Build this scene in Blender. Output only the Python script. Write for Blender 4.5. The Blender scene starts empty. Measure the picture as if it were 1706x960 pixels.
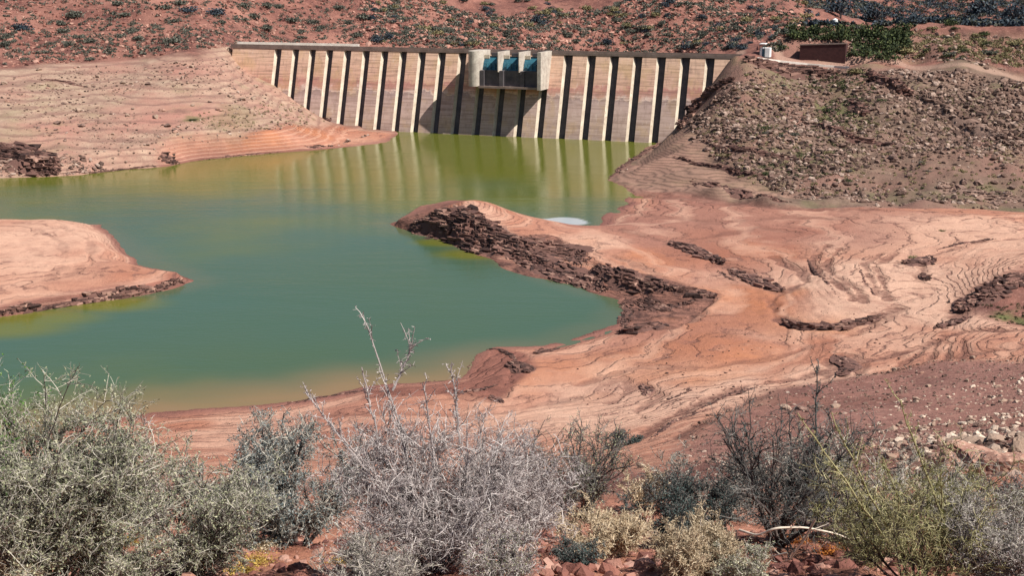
import bpy, math, random
import numpy as np
from mathutils import Vector

# ------------------------------------------------------------------ camera, sky, sun, exposure
F, HC = 2200.0, 33.5                      # focal length in photo pixels (1706 wide), eye height over the water
PITCH = math.atan(520 / F)
CP, SP = math.cos(PITCH), math.sin(PITCH)
SC = bpy.context.scene
COL = SC.collection
cam = bpy.data.cameras.new('camera')
cam_o = bpy.data.objects.new('camera', cam)
COL.objects.link(cam_o)
cam.sensor_width = 36
cam.sensor_fit = 'HORIZONTAL'
cam.lens = 36 * F / 1706
cam.clip_start, cam.clip_end = 0.1, 5000
cam_o.location = (0, 0, HC)
cam_o.rotation_euler = (math.pi / 2 - PITCH, 0, 0)
SC.camera = cam_o

SUN = Vector((0.860 * math.cos(math.radians(49.7)), -0.511 * math.cos(math.radians(49.7)), math.sin(math.radians(49.7))))
world = bpy.data.worlds.new('World')
SC.world = world
world.use_nodes = True
wn = world.node_tree.nodes
bg = wn['Background']
skyt = wn.new('ShaderNodeTexSky')
skyt.sky_type = 'NISHITA'
skyt.sun_disc = False
skyt.sun_elevation = math.radians(49.7)
skyt.sun_rotation = math.atan2(SUN.x, SUN.y)
skyt.altitude = 600
world.node_tree.links.new(skyt.outputs[0], bg.inputs[0])
bg.inputs[1].default_value = 0.052
sun = bpy.data.lights.new('sun', 'SUN')
sun.energy = 5.0
sun.angle = math.radians(0.5)
sun.color = (1.0, 0.94, 0.86)
sun_o = bpy.data.objects.new('sun', sun)
COL.objects.link(sun_o)
sun_o.rotation_euler = SUN.to_track_quat('Z', 'Y').to_euler()
SC.view_settings.view_transform = 'Standard'
SC.view_settings.look = 'None'
SC.view_settings.exposure = 0.60
SC.view_settings.gamma = 1
SC.cycles.max_bounces = 6
SC.cycles.diffuse_bounces = 2

RNG = np.random.default_rng(7)
random.seed(7)

# ------------------------------------------------------------------ small maths
def ray(u, v):
    u = np.asarray(u, float); v = np.asarray(v, float)
    a = (u - 853) / F; b = -(v - 480) / F
    return a, CP + b * SP, -SP + b * CP

def on_z(u, v, z=0.0):
    a, y, w = ray(u, v)
    k = (z - HC) / w
    return a * k, y * k

def sstep(x, a, b):
    t = np.clip((x - a) / (b - a), 0, 1)
    return t * t * (3 - 2 * t)

def _hash(ix, iy, seed):
    h = (ix.astype(np.int64) * 374761393 + iy.astype(np.int64) * 668265263 + seed * 974634777) & 0xFFFFFFFF
    h = ((h ^ (h >> 13)) * 1274126177) & 0xFFFFFFFF
    return ((h ^ (h >> 16)) & 0xFFFF) / 65535.0

def vnoise(x, y, seed=0):
    ix = np.floor(x); iy = np.floor(y)
    fx = x - ix; fy = y - iy
    fx = fx * fx * (3 - 2 * fx); fy = fy * fy * (3 - 2 * fy)
    ix = ix.astype(np.int64); iy = iy.astype(np.int64)
    a = _hash(ix, iy, seed); b = _hash(ix + 1, iy, seed)
    c = _hash(ix, iy + 1, seed); d = _hash(ix + 1, iy + 1, seed)
    return (a + (b - a) * fx) * (1 - fy) + (c + (d - c) * fx) * fy - 0.5

def fbm(x, y, wl, octs, seed=0, gain=0.5, D=None):
    """fractal noise, first wavelength wl metres; octaves finer than the sheet can hold fade out"""
    out = np.zeros_like(x); amp = 1.0
    for o in range(octs):
        w = wl / 2 ** o
        k = amp
        if D is not None:
            k = amp * sstep(w / (D * 0.006), 0.8, 2.0)
        c, s = math.cos(o * 1.3), math.sin(o * 1.3)
        out += k * vnoise((x * c - y * s) / w + 17.3 * o, (x * s + y * c) / w - 9.1 * o, seed + o)
        amp *= gain
    return out

def sdf(px, py, poly):
    """distance to a polygon's edge, positive inside"""
    poly = np.asarray(poly, float)
    d2 = np.full(px.shape, 1e18); inside = np.zeros(px.shape, bool)
    n = len(poly)
    for i in range(n):
        ax, ay = poly[i]; bx, by = poly[(i + 1) % n]
        ex, ey = bx - ax, by - ay
        t = np.clip(((px - ax) * ex + (py - ay) * ey) / (ex * ex + ey * ey + 1e-12), 0, 1)
        dx = px - ax - t * ex; dy = py - ay - t * ey
        d2 = np.minimum(d2, dx * dx + dy * dy)
        if ay != by:
            c = ((ay > py) != (by > py)) & (px < (bx - ax) * (py - ay) / (by - ay) + ax)
            inside ^= c
    d = np.sqrt(d2)
    return np.where(inside, d, -d)

# ------------------------------------------------------------------ dam axis (t along the crest, n upstream)
W1 = np.array(on_z(655, 219)); W2 = np.array(on_z(1085, 238))
TH = math.atan2(W1[1] - W2[1], W2[0] - W1[0])
T = np.array([math.cos(TH), -math.sin(TH)]); N = np.array([-math.sin(TH), -math.cos(TH)])
ZC, SLOPE = 17.9, 0.30                     # crest level, batter of the upstream face
ORG = (W1 + W2) / 2 - N * SLOPE * ZC       # crest line passes here

def dam_xy(t, n):
    return ORG + T * t + N * n

def dam_t(u, v, n=0.0):
    """station where the pixel's ray meets the (battered) upstream face; returns t, z"""
    a, y, w = [float(q) for q in ray(u, v)]
    # point = k*(a,y), z = HC + k*w ; (P-ORG).N = n + SLOPE*(ZC-z)
    c = a * N[0] + y * N[1]
    k = (n + SLOPE * (ZC - HC) + ORG @ N) / (c + SLOPE * w)
    P = np.array([a * k, y * k])
    return float((P - ORG) @ T), HC + k * w

def pix_face(u, v):
    a, y, w = [float(q) for q in ray(u, v)]
    t, z = dam_t(u, v)
    return y * (z - HC) / w

# ------------------------------------------------------------------ terrain
# control points: ('z', u, v, z) | ('d', u, v, D) | ('h', u, D, z)
Z, D_, H_ = 'z', 'd', 'h'
CTRL = []
def cz(*p): CTRL.extend((Z,) + q for q in p)
def cd(*p): CTRL.extend((D_,) + q for q in p)
def ch(*p): CTRL.extend((H_,) + q for q in p)
# mud flats
cz((1060, 345, .5), (1100, 380, .9), (1200, 360, 1.2), (1050, 392, 1.2), (1300, 347, 1.8), (1450, 352, 2.1), (1600, 357, 2.4), (1700, 360, 2.8), (1900, 362, 3.2),
   (1100, 425, 1.5), (1200, 480, 1.3), (1200, 420, 1.5), (1300, 420, 1.9), (1400, 400, 2.4), (1500, 420, 2.7), (1600, 400, 3.1), (1700, 420, 3.6), (1900, 430, 4.5),
   (1100, 515, .9), (1200, 550, 1.0), (1300, 565, 1.2), (1370, 520, 1.9), (1420, 480, 2.6), (1500, 500, 2.3), (1590, 500, 2.6), (1680, 470, 4.6), (1700, 520, 3.6), (1900, 500, 6),
   (1050, 600, .9), (900, 640, 1.0), (800, 680, 1.0), (1000, 680, 1.5), (1100, 650, 1.7), (1200, 600, 1.5), (1300, 615, 2.0), (1400, 600, 2.5), (1500, 585, 2.7), (1650, 560, 4.2), (1900, 600, 8),
   (600, 700, .9), (400, 710, .7), (300, 720, .8), (500, 745, 1.5), (700, 755, 1.8), (900, 735, 2.0), (1000, 735, 2.4), (0, 770, 1.0), (-300, 800, 1.0),
   (1500, 640, 3.6), (1690, 640, 6.2), (1300, 660, 3.2))
# spit with its dark ledges
cz((640, 374, .1), (700, 364, 1.2), (745, 353, 2.6), (772, 350, 3.5), (830, 371, 2.6), (900, 388, 1.9), (960, 402, 1.6), (1030, 425, 1.9), (1100, 450, 1.8),
   (700, 386, .3), (780, 412, .6), (850, 440, .6), (920, 464, .5), (1000, 488, .4), (1040, 470, 1.4), (1150, 490, 1.4),
   (860, 358, 0), (950, 368, 0), (1000, 352, 0))
# water floor
cz((200, 330, 0), (500, 300, 0), (800, 265, 0), (500, 450, 0), (800, 520, 0), (200, 600, 0), (900, 310, 0), (700, 590, 0), (-200, 320, 0), (-200, 640, 0), (950, 560, 0), (950, 520, 0))
# left spit
cz((0, 500, 1.3), (100, 488, 1.3), (200, 476, 1.3), (290, 463, .7), (100, 430, 1.7), (0, 430, 1.9), (200, 430, 1.3), (100, 385, 1.9), (0, 378, 2.1), (165, 378, 1.3), (-200, 430, 2.4), (-200, 520, 1.8), (-200, 385, 2.4))
# left bank and the red hill over it
cd((0, 272, 228), (0, 200, 250), (0, 150, 270), (0, 100, 295), (0, 50, 325), (0, 0, 362), (0, -60, 430),
   (-300, 272, 226), (-300, 150, 268), (-300, 50, 318), (-300, -60, 430),
   (200, 250, 238), (200, 200, 255), (200, 150, 275), (200, 100, 300), (200, 50, 332), (200, 0, 370), (200, -60, 440),
   (400, 238, 249), (400, 200, 262), (400, 150, 282), (380, 82, 312), (400, 50, 350), (400, 0, 385), (400, -60, 450))
for q in ((392, 100), (455, 141), (500, 172), (540, 198), (570, 207), (600, 212), (640, 228)):
    cd((q[0], q[1], pix_face(*q)))
# behind the dam
ch((600, 320, 3), (850, 305, 1), (1100, 300, 3), (600, 345, 7), (850, 345, 5), (1100, 340, 7), (500, 325, 8), (1200, 300, 9), (700, 302, 1))
cd((500, 70, 362), (600, 72, 372), (850, 74, 385), (1100, 77, 390), (1200, 80, 385), (600, 0, 425), (850, 0, 445), (1100, 0, 455), (1230, 0, 465), (600, -60, 480), (850, -60, 500), (1100, -60, 510))
cd((1330, 25, 440), (1400, 30, 560), (1500, 25, 600), (1700, 12, 640), (1500, 0, 680), (1900, 0, 640), (1330, -60, 620), (1700, -60, 800), (1900, -60, 800))
ch((-300, 900, 58), (300, 900, 56), (850, 900, 55), (1400, 1000, 60), (1900, 1000, 60))
# right embankment, track, rocky hill
cd((1330, 48, 279), (1370, 43, 281), (1500, 44, 282), (1600, 48, 279), (1706, 52, 275), (1900, 54, 270), (1335, 98, 268), (1420, 100, 268), (1520, 102, 266), (1706, 116, 259), (1900, 122, 254))
ch((1400, 300, 22.6), (1500, 302, 22.6), (1700, 296, 23), (1900, 292, 23), (1400, 360, 16), (1700, 360, 16))
cd((1200, 141, pix_face(1200, 141)), (1172, 165, pix_face(1172, 165)), (1150, 190, pix_face(1150, 190)), (1120, 228, pix_face(1120, 228)), (1228, 96, 262), (1260, 92, 265), (1290, 95, 266),
   (1300, 112, 262), (1450, 118, 259), (1600, 132, 250), (1700, 142, 245), (1900, 150, 240),
   (1300, 200, 236), (1450, 200, 233), (1600, 200, 231), (1700, 210, 227), (1900, 215, 224), (1200, 250, 226), (1300, 260, 216), (1450, 270, 211), (1600, 290, 203), (1700, 300, 199), (1900, 300, 198),
   (1100, 280, 221), (1200, 300, 208), (1350, 322, 197), (1500, 332, 193), (1700, 340, 189), (1060, 290, 222))
# camera hill
cd((1200, 700, 80), (1400, 700, 70), (1600, 700, 58), (1400, 760, 45), (1650, 760, 36), (1650, 720, 50), (1250, 800, 42), (1250, 900, 15), (1600, 850, 19), (1000, 800, 52), (1000, 900, 15),
   (800, 900, 14), (800, 820, 40), (500, 900, 14), (500, 820, 42), (250, 900, 14), (250, 820, 45), (0, 900, 14), (0, 830, 45), (-300, 900, 14), (-300, 830, 45), (1900, 850, 18), (1900, 760, 32), (1900, 700, 46))
for u in (-300, 100, 500, 900, 1300, 1700, 2000):
    cd((u, 960, 9.3), (u, 1110, 5), (u, 1400, 2.9), (u, 2100, 1.6))

def _ctrl():
    P = []; S = []
    for c in CTRL:
        if c[0] == 'h':
            _, u, D, z = c
            s = (z - HC) / D
            # v from s = (-SP + b CP)/(CP + b SP)
            b = (s * CP + SP) / (CP - s * SP)
            q = ((u - 853) / F) / (CP + b * SP)
        else:
            k, u, v, w = c
            a, y, zz = [float(t) for t in ray(u, v)]
            s = zz / y; q = a / y
            D = w if k == 'd' else (w - HC) / s
        P.append((q * 2.2, math.log(D))); S.append(s)
    return np.array(P), np.array(S)

CP_, CS_ = _ctrl()
def _tps(A, B):
    d2 = ((A[:, None, :] - B[None, :, :]) ** 2).sum(2)
    return 0.5 * d2 * np.log(d2 + 1e-12)
_n = len(CP_)
_K = _tps(CP_, CP_) + np.eye(_n) * 1e-5
_Pm = np.hstack([np.ones((_n, 1)), CP_])
_M = np.zeros((_n + 3, _n + 3)); _M[:_n, :_n] = _K; _M[:_n, _n:] = _Pm; _M[_n:, :_n] = _Pm.T
_W = np.linalg.solve(_M, np.concatenate([CS_, np.zeros(3)]))
GQ = np.linspace(-0.62, 0.62, 360); GL = np.linspace(math.log(0.8), math.log(1400), 620)
_g = np.stack(np.meshgrid(GQ * 2.2, GL, indexing='ij'), -1).reshape(-1, 2)
_val = np.concatenate([_tps(c, CP_) @ _W[:_n] + _W[_n] + c @ _W[_n + 1:] for c in np.array_split(_g, 40)])
GRID = _val.reshape(len(GQ), len(GL))

def base_z(x, y):
    y = np.maximum(y, 0.9)
    q = np.clip((x / y - GQ[0]) / (GQ[1] - GQ[0]), 0, len(GQ) - 1.001)
    l = np.clip((np.log(y) - GL[0]) / (GL[1] - GL[0]), 0, len(GL) - 1.001)
    i = q.astype(int); j = l.astype(int); fq = q - i; fl = l - j
    s = (GRID[i, j] * (1 - fq) + GRID[i + 1, j] * fq) * (1 - fl) + (GRID[i, j + 1] * (1 - fq) + GRID[i + 1, j + 1] * fq) * fl
    return HC + s * y

def shore_pts(L, z=0.0):
    return [tuple(float(c) for c in on_z(u, v, z)) for u, v in L]
_a = dam_xy(dam_t(655, 219)[0] - 1, 2); _b = dam_xy(dam_t(1090, 238)[0] + 1, 2)
LAKE = shore_pts([(-500, 336), (0, 297), (60, 294), (130, 292), (200, 284), (280, 276), (330, 268), (400, 260), (460, 255), (520, 250), (580, 245), (630, 240), (657, 235)]) \
    + [tuple(_a), tuple(_b)] \
    + shore_pts([(1076, 248), (1052, 266), (1030, 285), (1012, 300), (1016, 314), (1040, 328), (1050, 340), (1020, 350), (1000, 363), (1000, 377), (975, 382), (940, 376), (900, 370), (860, 363), (820, 354), (760, 347),
                 (690, 360), (641, 374), (690, 388), (740, 400), (780, 420), (820, 433), (860, 449), (900, 462), (950, 475), (1000, 490), (1034, 500), (1036, 520), (1030, 541), (990, 553), (950, 567),
                 (905, 577), (860, 576), (820, 579), (800, 592), (780, 614), (760, 628), (700, 637), (650, 641), (600, 646), (560, 655), (500, 665), (440, 672), (380, 680), (320, 687), (270, 690), (200, 697), (100, 720), (0, 745), (-500, 800)])
SPIT = shore_pts([(-700, 366), (0, 371), (100, 372), (172, 374), (190, 392), (215, 418), (240, 440), (290, 455), (318, 469), (290, 480), (240, 489), (200, 496), (150, 503), (100, 510), (50, 521), (0, 529), (-700, 600)])
# where the ground drops to the water as a low cliff rather than a beach
CLIFFS = [shore_pts(L) for L in (
    [(-200, 560), (0, 532), (100, 512), (200, 498), (300, 476), (300, 462), (200, 476), (100, 486), (0, 500), (-200, 530)],
    [(640, 380), (700, 392), (780, 425), (860, 455), (1000, 495), (1000, 480), (860, 435), (760, 380), (700, 365)])]

def region(L, z=None):
    """polygon given on the photo's pixels, dropped on the smooth ground"""
    out = []
    for p in L:
        x, y = ground_hit(p[0], p[1], rough=False)[:2]
        out.append((float(x), float(y)))
    return out

def ground_hit(u, v, rough=True):
    a, yy, w = ray(u, v)
    a = np.atleast_1d(a).astype(float); yy = np.atleast_1d(yy).astype(float); w = np.atleast_1d(w).astype(float)
    Y = np.geomspace(2.5, 1200, 900)
    X = (a / yy)[:, None] * Y[None, :]
    YY = np.broadcast_to(Y, X.shape)
    f = ground_z if rough else (lambda x, y: base_z(x, y))
    zt = f(X.ravel(), YY.ravel().copy()).reshape(X.shape)
    zr = HC + (w / yy)[:, None] * Y[None, :]
    below = zr <= zt
    idx = np.where(below.any(1), below.argmax(1), len(Y) - 1)
    idx = np.maximum(idx, 1)
    r = np.arange(len(a))
    d0 = (zr - zt)[r, idx - 1]; d1 = (zr - zt)[r, idx]
    t = np.clip(d0 / (d0 - d1 + 1e-9), 0, 1)
    yv = Y[idx - 1] * (1 - t) + Y[idx] * t
    xv = a / yy * yv
    zv = f(xv, yv)
    if len(a) == 1: return float(xv[0]), float(yv[0]), float(zv[0])
    return xv, yv, zv

R_MUD = region([(1008, 300), (1060, 318), (1130, 322), (1240, 342), (1290, 350), (1450, 347), (1560, 349), (1900, 352), (1900, 470), (1706, 452), (1640, 478), (1600, 520), (1706, 545), (1900, 560), (1700, 600), (1560, 600), (1400, 630), (1290, 650), (1210, 690), (1130, 740), (1090, 790), (900, 800),
                (600, 810), (240, 805), (-300, 800), (-300, 700), (200, 688), (560, 640), (760, 600), (850, 540), (960, 500), (630, 378), (770, 340), (960, 352)])
R_SPIT = SPIT
R_ORANGE = region([(300, 232), (400, 226), (470, 218), (560, 208), (665, 236), (580, 250), (460, 258), (330, 272), (270, 262)])
R_PALE = region([(-400, 110), (0, 118), (110, 100), (230, 92), (330, 96), (392, 84), (470, 140), (560, 206), (660, 232), (560, 260), (400, 275), (200, 300), (0, 320), (-400, 340)])
R_ROCK = region([(1010, 302), (1060, 262), (1120, 220), (1160, 170), (1232, 100), (1300, 100), (1900, 125), (1900, 350), (1450, 345), (1290, 347), (1240, 338), (1130, 318), (1060, 314)])
R_BANK = region([(1290, 55), (1330, 42), (1900, 50), (1900, 118), (1330, 98), (1290, 90)])
R_LEDGE = region([(640, 374), (700, 362), (770, 352), (830, 385), (930, 398), (975, 420), (1000, 452), (1120, 465), (1200, 490), (1160, 520), (1120, 552), (1040, 560), (1030, 500), (900, 466), (780, 424), (700, 392)])
R_SHELF = region([(775, 632), (800, 590), (830, 578), (880, 590), (895, 615), (850, 650), (820, 668), (780, 655), (690, 660), (600, 668), (600, 645)])
R_TERR = region([(1010, 302), (1100, 238), (1200, 262), (1330, 320), (1250, 338), (1120, 318), (1050, 316)])
R_FAR = None

def masks(x, y, D):
    j = fbm(x, y, 14, 4, 50) * 5
    m = {}
    for nm, R, w in (('mud', R_MUD, 2.0), ('spit', R_SPIT, .5), ('orange', R_ORANGE, 2.0), ('pale', R_PALE, 3.0), ('rock', R_ROCK, 1.5), ('bank', R_BANK, 1.0), ('ledge', R_LEDGE, .6), ('shelf', R_SHELF, .6), ('terr', R_TERR, 3.0)):
        jj = j if nm in ('mud', 'pale', 'orange', 'terr') else j * 0.25
        m[nm] = sstep(sdf(x, y, R) + jj * (0.6 if nm != 'mud' else 0.35), -w, w)
    m['mud'] = np.maximum(np.maximum(m['mud'], m['spit']), m['orange'])
    m['rock'] = m['rock'] * (1 - m['mud']); m['pale'] = m['pale'] * (1 - m['orange'])
    return m

def ground_all(x, y):
    x = np.asarray(x, float); y = np.asarray(y, float)
    D = np.hypot(x, y)
    z = base_z(x, y)
    d = np.maximum(-sdf(x, y, LAKE), sdf(x, y, SPIT))
    d = d + fbm(x, y, 9, 5, 3, 0.55) * 1.5
    m = masks(x, y, D)
    cl = np.zeros_like(x)
    for c in CLIFFS:
        cl = np.maximum(cl, sstep(sdf(x, y, c), -2, 1))
    near = sstep(-D, -60, -25)
    mud = m['mud']
    rocky = np.clip(m['rock'] + m['ledge'] + m['bank'], 0, 1)
    other = np.clip(1 - mud - rocky, 0, 1)
    big = fbm(x, y, 60, 3, 11)
    amp_far = sstep(D, 300, 420)
    # undulation
    z = z + mud * (fbm(x, y, 26, 4, 21) * 0.85 + fbm(x, y, 3, 4, 22, D=D) * 0.10)
    z = z + rocky * (fbm(x, y, 14, 7, 31, 0.64, D=D) * 2.4)
    z = z + other * (1 - near) * (fbm(x, y, 16, 6, 41, 0.55, D=D) * (1.0 + 3.0 * amp_far)) * np.where(m['pale'] > .5, .95, 1)
    z = z + other * near * (fbm(x, y, 2.4, 7, 44, 0.55, D=D) * 0.30)
    # gullies on the far hills
    z = z + amp_far * (-np.abs(fbm(x, y, 90, 3, 61)) * 16 + 2.5)
    # mud terraces: each old water line cut a small step
    st = 0.16
    zz = z / st + fbm(x, y, 7, 3, 71) * 0.5
    fr = zz - np.floor(zz)
    stepz = (sstep(fr, 0.0, 1.0) - fr) * st
    z = z + stepz * np.clip(mud + m['terr'] + m['shelf'], 0, 1) * 1.3 * sstep(fbm(x, y, 30, 3, 75), -.12, .18)
    gul = np.clip(1 - np.abs(fbm(x, y, 11, 4, 73)) * 9, 0, 1) ** 2
    z = z - mud * gul * 0.28 * sstep(fbm(x, y, 40, 2, 74), -.15, .2)
    # rim down to the water
    w = 4.5 * (1 - cl) + 0.5 * cl
    zl = 0.03 + (np.maximum(z, 0.12)) * sstep(d, -0.2, w) + np.clip(d, 0, 3) * 0.02
    z = np.where(d > 0, zl, np.maximum(-1.2, d * 0.25))
    return z, d, m

def ground_z(x, y):
    return ground_all(x, y)[0]

# ------------------------------------------------------------------ mesh helpers
def new_mesh(name, V, Fq, mat=None, parent=None, smooth=False, attrs=None):
    V = np.asarray(V, np.float32); Fq = np.asarray(Fq, np.int32)
    me = bpy.data.meshes.new(name)
    me.vertices.add(len(V)); me.vertices.foreach_set('co', V.ravel())
    k = Fq.shape[1]
    me.loops.add(Fq.size); me.loops.foreach_set('vertex_index', Fq.ravel())
    me.polygons.add(len(Fq)); me.polygons.foreach_set('loop_start', np.arange(0, Fq.size, k, dtype=np.int32))
    me.polygons.foreach_set('use_smooth', np.full(len(Fq), smooth))
    me.update(calc_edges=True)
    if attrs:
        for n, a in attrs.items():
            at = me.attributes.new(n, 'FLOAT', 'POINT'); at.data.foreach_set('value', np.asarray(a, np.float32).ravel())
    if mat: me.materials.append(mat)
    o = bpy.data.objects.new(name, me); COL.objects.link(o)
    if parent: o.parent = parent
    return o

def poly_mesh(name, V, faces, mat=None, parent=None, smooth=False):
    me = bpy.data.meshes.new(name); me.from_pydata([tuple(map(float, v)) for v in V], [], faces)
    if smooth: me.polygons.foreach_set('use_smooth', [True] * len(me.polygons))
    me.update()
    if mat: me.materials.append(mat)
    o = bpy.data.objects.new(name, me); COL.objects.link(o)
    if parent: o.parent = parent
    return o

def tag(o, label=None, cat=None, group=None, kind=None):
    if label: o['label'] = label
    if cat: o['category'] = cat
    if group: o['group'] = group
    if kind: o['kind'] = kind
    return o

def empty(name, loc, rz=0.0):
    o = bpy.data.objects.new(name, None); COL.objects.link(o); o.location = loc; o.rotation_euler = (0, 0, rz)
    o.empty_display_size = 0.3
    return o

# ------------------------------------------------------------------ materials
class NT:
    def __init__(s, name, rough=0.9):
        s.m = bpy.data.materials.new(name); s.m.use_nodes = True
        s.t = s.m.node_tree; s.n = s.t.nodes; s.b = s.n['Principled BSDF']
        s.b.inputs['Roughness'].default_value = rough
        s.b.inputs['Specular IOR Level'].default_value = 0.2
    def new(s, typ, **kw):
        n = s.n.new(typ)
        for k, v in kw.items(): setattr(n, k, v)
        return n
    def link(s, a, b): s.t.links.new(a, b)
    def setin(s, sock, v):
        if isinstance(v, bpy.types.NodeSocket): s.link(v, sock)
        else: sock.default_value = (tuple(v) + (1,)) if isinstance(v, (tuple, list)) and len(v) == 3 and sock.type == 'RGBA' else v
    def pos(s, scale=(1, 1, 1)):
        g = s.new('ShaderNodeTexCoord'); mp = s.new('ShaderNodeMapping'); s.link(g.outputs['Object'], mp.inputs[0]); mp.inputs['Scale'].default_value = scale
        return mp.outputs[0]
    def noise(s, scale, detail=6, rough=0.6, vec=None, dist=0.0):
        n = s.new('ShaderNodeTexNoise'); n.inputs['Scale'].default_value = scale; n.inputs['Detail'].default_value = detail
        n.inputs['Roughness'].default_value = rough; n.inputs['Distortion'].default_value = dist
        s.link(vec if vec is not None else s.pos(), n.inputs['Vector']); return n.outputs['Fac']
    def ramp(s, fac, stops, interp='LINEAR'):
        r = s.new('ShaderNodeValToRGB'); s.link(fac, r.inputs[0]); r.color_ramp.interpolation = interp
        e = r.color_ramp.elements
        while len(e) < len(stops): e.new(0.5)
        for i, (p, c) in enumerate(stops):
            e[i].position = p; c = (c, c, c) if isinstance(c, (int, float)) else c; e[i].color = tuple(c) + (1,)
        return r.outputs[0]
    def mix(s, fac, a, b, typ='MIX'):
        m = s.new('ShaderNodeMix', data_type='RGBA', blend_type=typ)
        s.setin(m.inputs[0], fac); s.setin(m.inputs[6], a); s.setin(m.inputs[7], b); return m.outputs[2]
    def math(s, op, a, b=0.0, c=None):
        m = s.new('ShaderNodeMath', operation=op); s.setin(m.inputs[0], a); s.setin(m.inputs[1], b)
        if c is not None: s.setin(m.inputs[2], c)
        return m.outputs[0]
    def attr(s, name):
        a = s.new('ShaderNodeAttribute'); a.attribute_name = name; return a.outputs['Fac']
    def bump(s, h, dist=0.1, strength=1.0, prev=None):
        b = s.new('ShaderNodeBump'); b.inputs['Distance'].default_value = dist; b.inputs['Strength'].default_value = strength
        s.link(h, b.inputs['Height'])
        if prev is not None: s.link(prev, b.inputs['Normal'])
        s.link(b.outputs[0], s.b.inputs['Normal']); return b.outputs[0]
    def base(s, c): s.setin(s.b.inputs['Base Color'], c); return s.m

def mat_ground():
    m = NT('soil', 0.95)
    n1 = m.noise(0.05, 8, 0.6); n2 = m.noise(0.35, 10, 0.68); n3 = m.noise(2.2, 8, 0.7); n0 = m.noise(0.016, 4, 0.5)
    red = m.mix(m.ramp(n2, [(0.35, 0), (0.65, 1)]), (0.085, 0.036, 0.032), (0.24, 0.105, 0.08))
    red = m.mix(m.ramp(n1, [(0.45, 0), (0.7, 1)]), red, (0.30, 0.145, 0.11))
    red = m.mix(m.ramp(n3, [(0.56, 0), (0.72, 1)]), red, (0.44, 0.24, 0.19))
    red = m.mix(m.ramp(n3, [(0.28, 1), (0.40, 0)]), red, (0.07, 0.035, 0.035))
    red = m.mix(m.math('MULTIPLY', m.attr('near'), 0.85), red, m.mix(m.ramp(n3, [(0.35, 0), (0.62, 1)]), (0.26, 0.10, 0.065), (0.56, 0.26, 0.17)))
    red = m.mix(m.math('MULTIPLY', m.attr('mauve'), 0.75), red, m.mix(m.ramp(n3, [(0.35, 0), (0.62, 1)]), (0.20, 0.095, 0.08), (0.38, 0.20, 0.16)))
    # pale bathtub band of the left bank
    pale = m.mix(m.ramp(n2, [(0.3, 0), (0.68, 1)]), (0.22, 0.13, 0.10), (0.44, 0.32, 0.235))
    pale = m.mix(m.ramp(n1, [(0.4, 0), (0.66, 1)]), pale, (0.36, 0.18, 0.14))
    pale = m.mix(m.ramp(n3, [(0.27, 1), (0.42, 0)]), pale, (0.20, 0.13, 0.10))
    pale = m.mix(m.math('MULTIPLY', m.ramp(m.noise(0.09, 6, 0.6), [(0.55, 0), (0.68, 1)]), 0.5), pale, (0.26, 0.22, 0.13))
    gp = m.new('ShaderNodeTexCoord'); sp = m.new('ShaderNodeSeparateXYZ'); m.link(gp.outputs['Object'], sp.inputs[0])
    lp = m.math('FRACT', m.math('MULTIPLY_ADD', m.noise(0.08, 5, 0.6), 2.5, m.math('MULTIPLY', sp.outputs[2], 0.9)))
    pale = m.mix(m.math('MULTIPLY', m.math('MULTIPLY', m.ramp(lp, [(0, 1), (0.3, 0), (0.8, 0), (1, 1)]), m.ramp(n2, [(0.35, 0.2), (0.55, 1)])), 0.8), pale, (0.17, 0.09, 0.075))
    # grey brown rubble hill
    rock = m.mix(m.ramp(n2, [(0.3, 0), (0.7, 1)]), (0.085, 0.055, 0.042), (0.23, 0.155, 0.115))
    rock = m.mix(m.ramp(n1, [(0.45, 0), (0.62, 1)]), rock, (0.22, 0.12, 0.095))
    rock = m.mix(m.math('MULTIPLY', m.ramp(m.noise(0.11, 6, 0.6), [(0.52, 0), (0.66, 1)]), 0.6), rock, (0.15, 0.14, 0.07))
    rock = m.mix(m.ramp(n3, [(0.3, 1), (0.42, 0)]), rock, (0.05, 0.035, 0.03))
    # mud
    mud = m.mix(m.ramp(n0, [(0.42, 0), (0.58, 1)]), (0.31, 0.115, 0.068), (0.43, 0.21, 0.145))
    mud = m.mix(m.ramp(n1, [(0.35, 0), (0.68, 1)]), mud, (0.47, 0.24, 0.165))
    mud = m.mix(m.math('MULTIPLY', m.attr('dry'), 0.75), mud, m.mix(n2, (0.52, 0.325, 0.235), (0.66, 0.45, 0.345)))
    mud = m.mix(m.math('MULTIPLY', m.attr('ochre'), 0.7), mud, (0.46, 0.17, 0.07))
    mud = m.mix(m.attr('wet'), mud, (0.215, 0.095, 0.078))
    mud = m.mix(m.math('MULTIPLY', m.ramp(m.noise(0.5, 12, 0.8), [(0.47, 0), (0.66, 1)]), 0.55), mud, (0.24, 0.105, 0.078))
    mud = m.mix(m.math('MULTIPLY', m.ramp(m.noise(2.5, 8, 0.75), [(0.60, 0), (0.70, 1)]), 0.6), mud, (0.13, 0.06, 0.05))
    # strata lines follow the old water levels
    g = m.new('ShaderNodeTexCoord'); sx = m.new('ShaderNodeSeparateXYZ'); m.link(g.outputs['Object'], sx.inputs[0])
    hz = m.math('MULTIPLY_ADD', m.noise(0.10, 6, 0.64), 0.8, sx.outputs[2])
    ph = m.math('FRACT', m.math('MULTIPLY', hz, 6.0))
    line = m.ramp(ph, [(0.0, 1), (0.10, 0.7), (0.22, 0), (0.9, 0), (1.0, 1)])
    vis = m.ramp(m.noise(0.06, 6, 0.65), [(0.41, 0.0), (0.55, 1)])
    br = m.ramp(m.noise(0.5, 6, 0.7), [(0.38, 0.1), (0.56, 1)])
    lf = m.math('MULTIPLY', m.math('MULTIPLY', line, vis), br)
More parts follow.
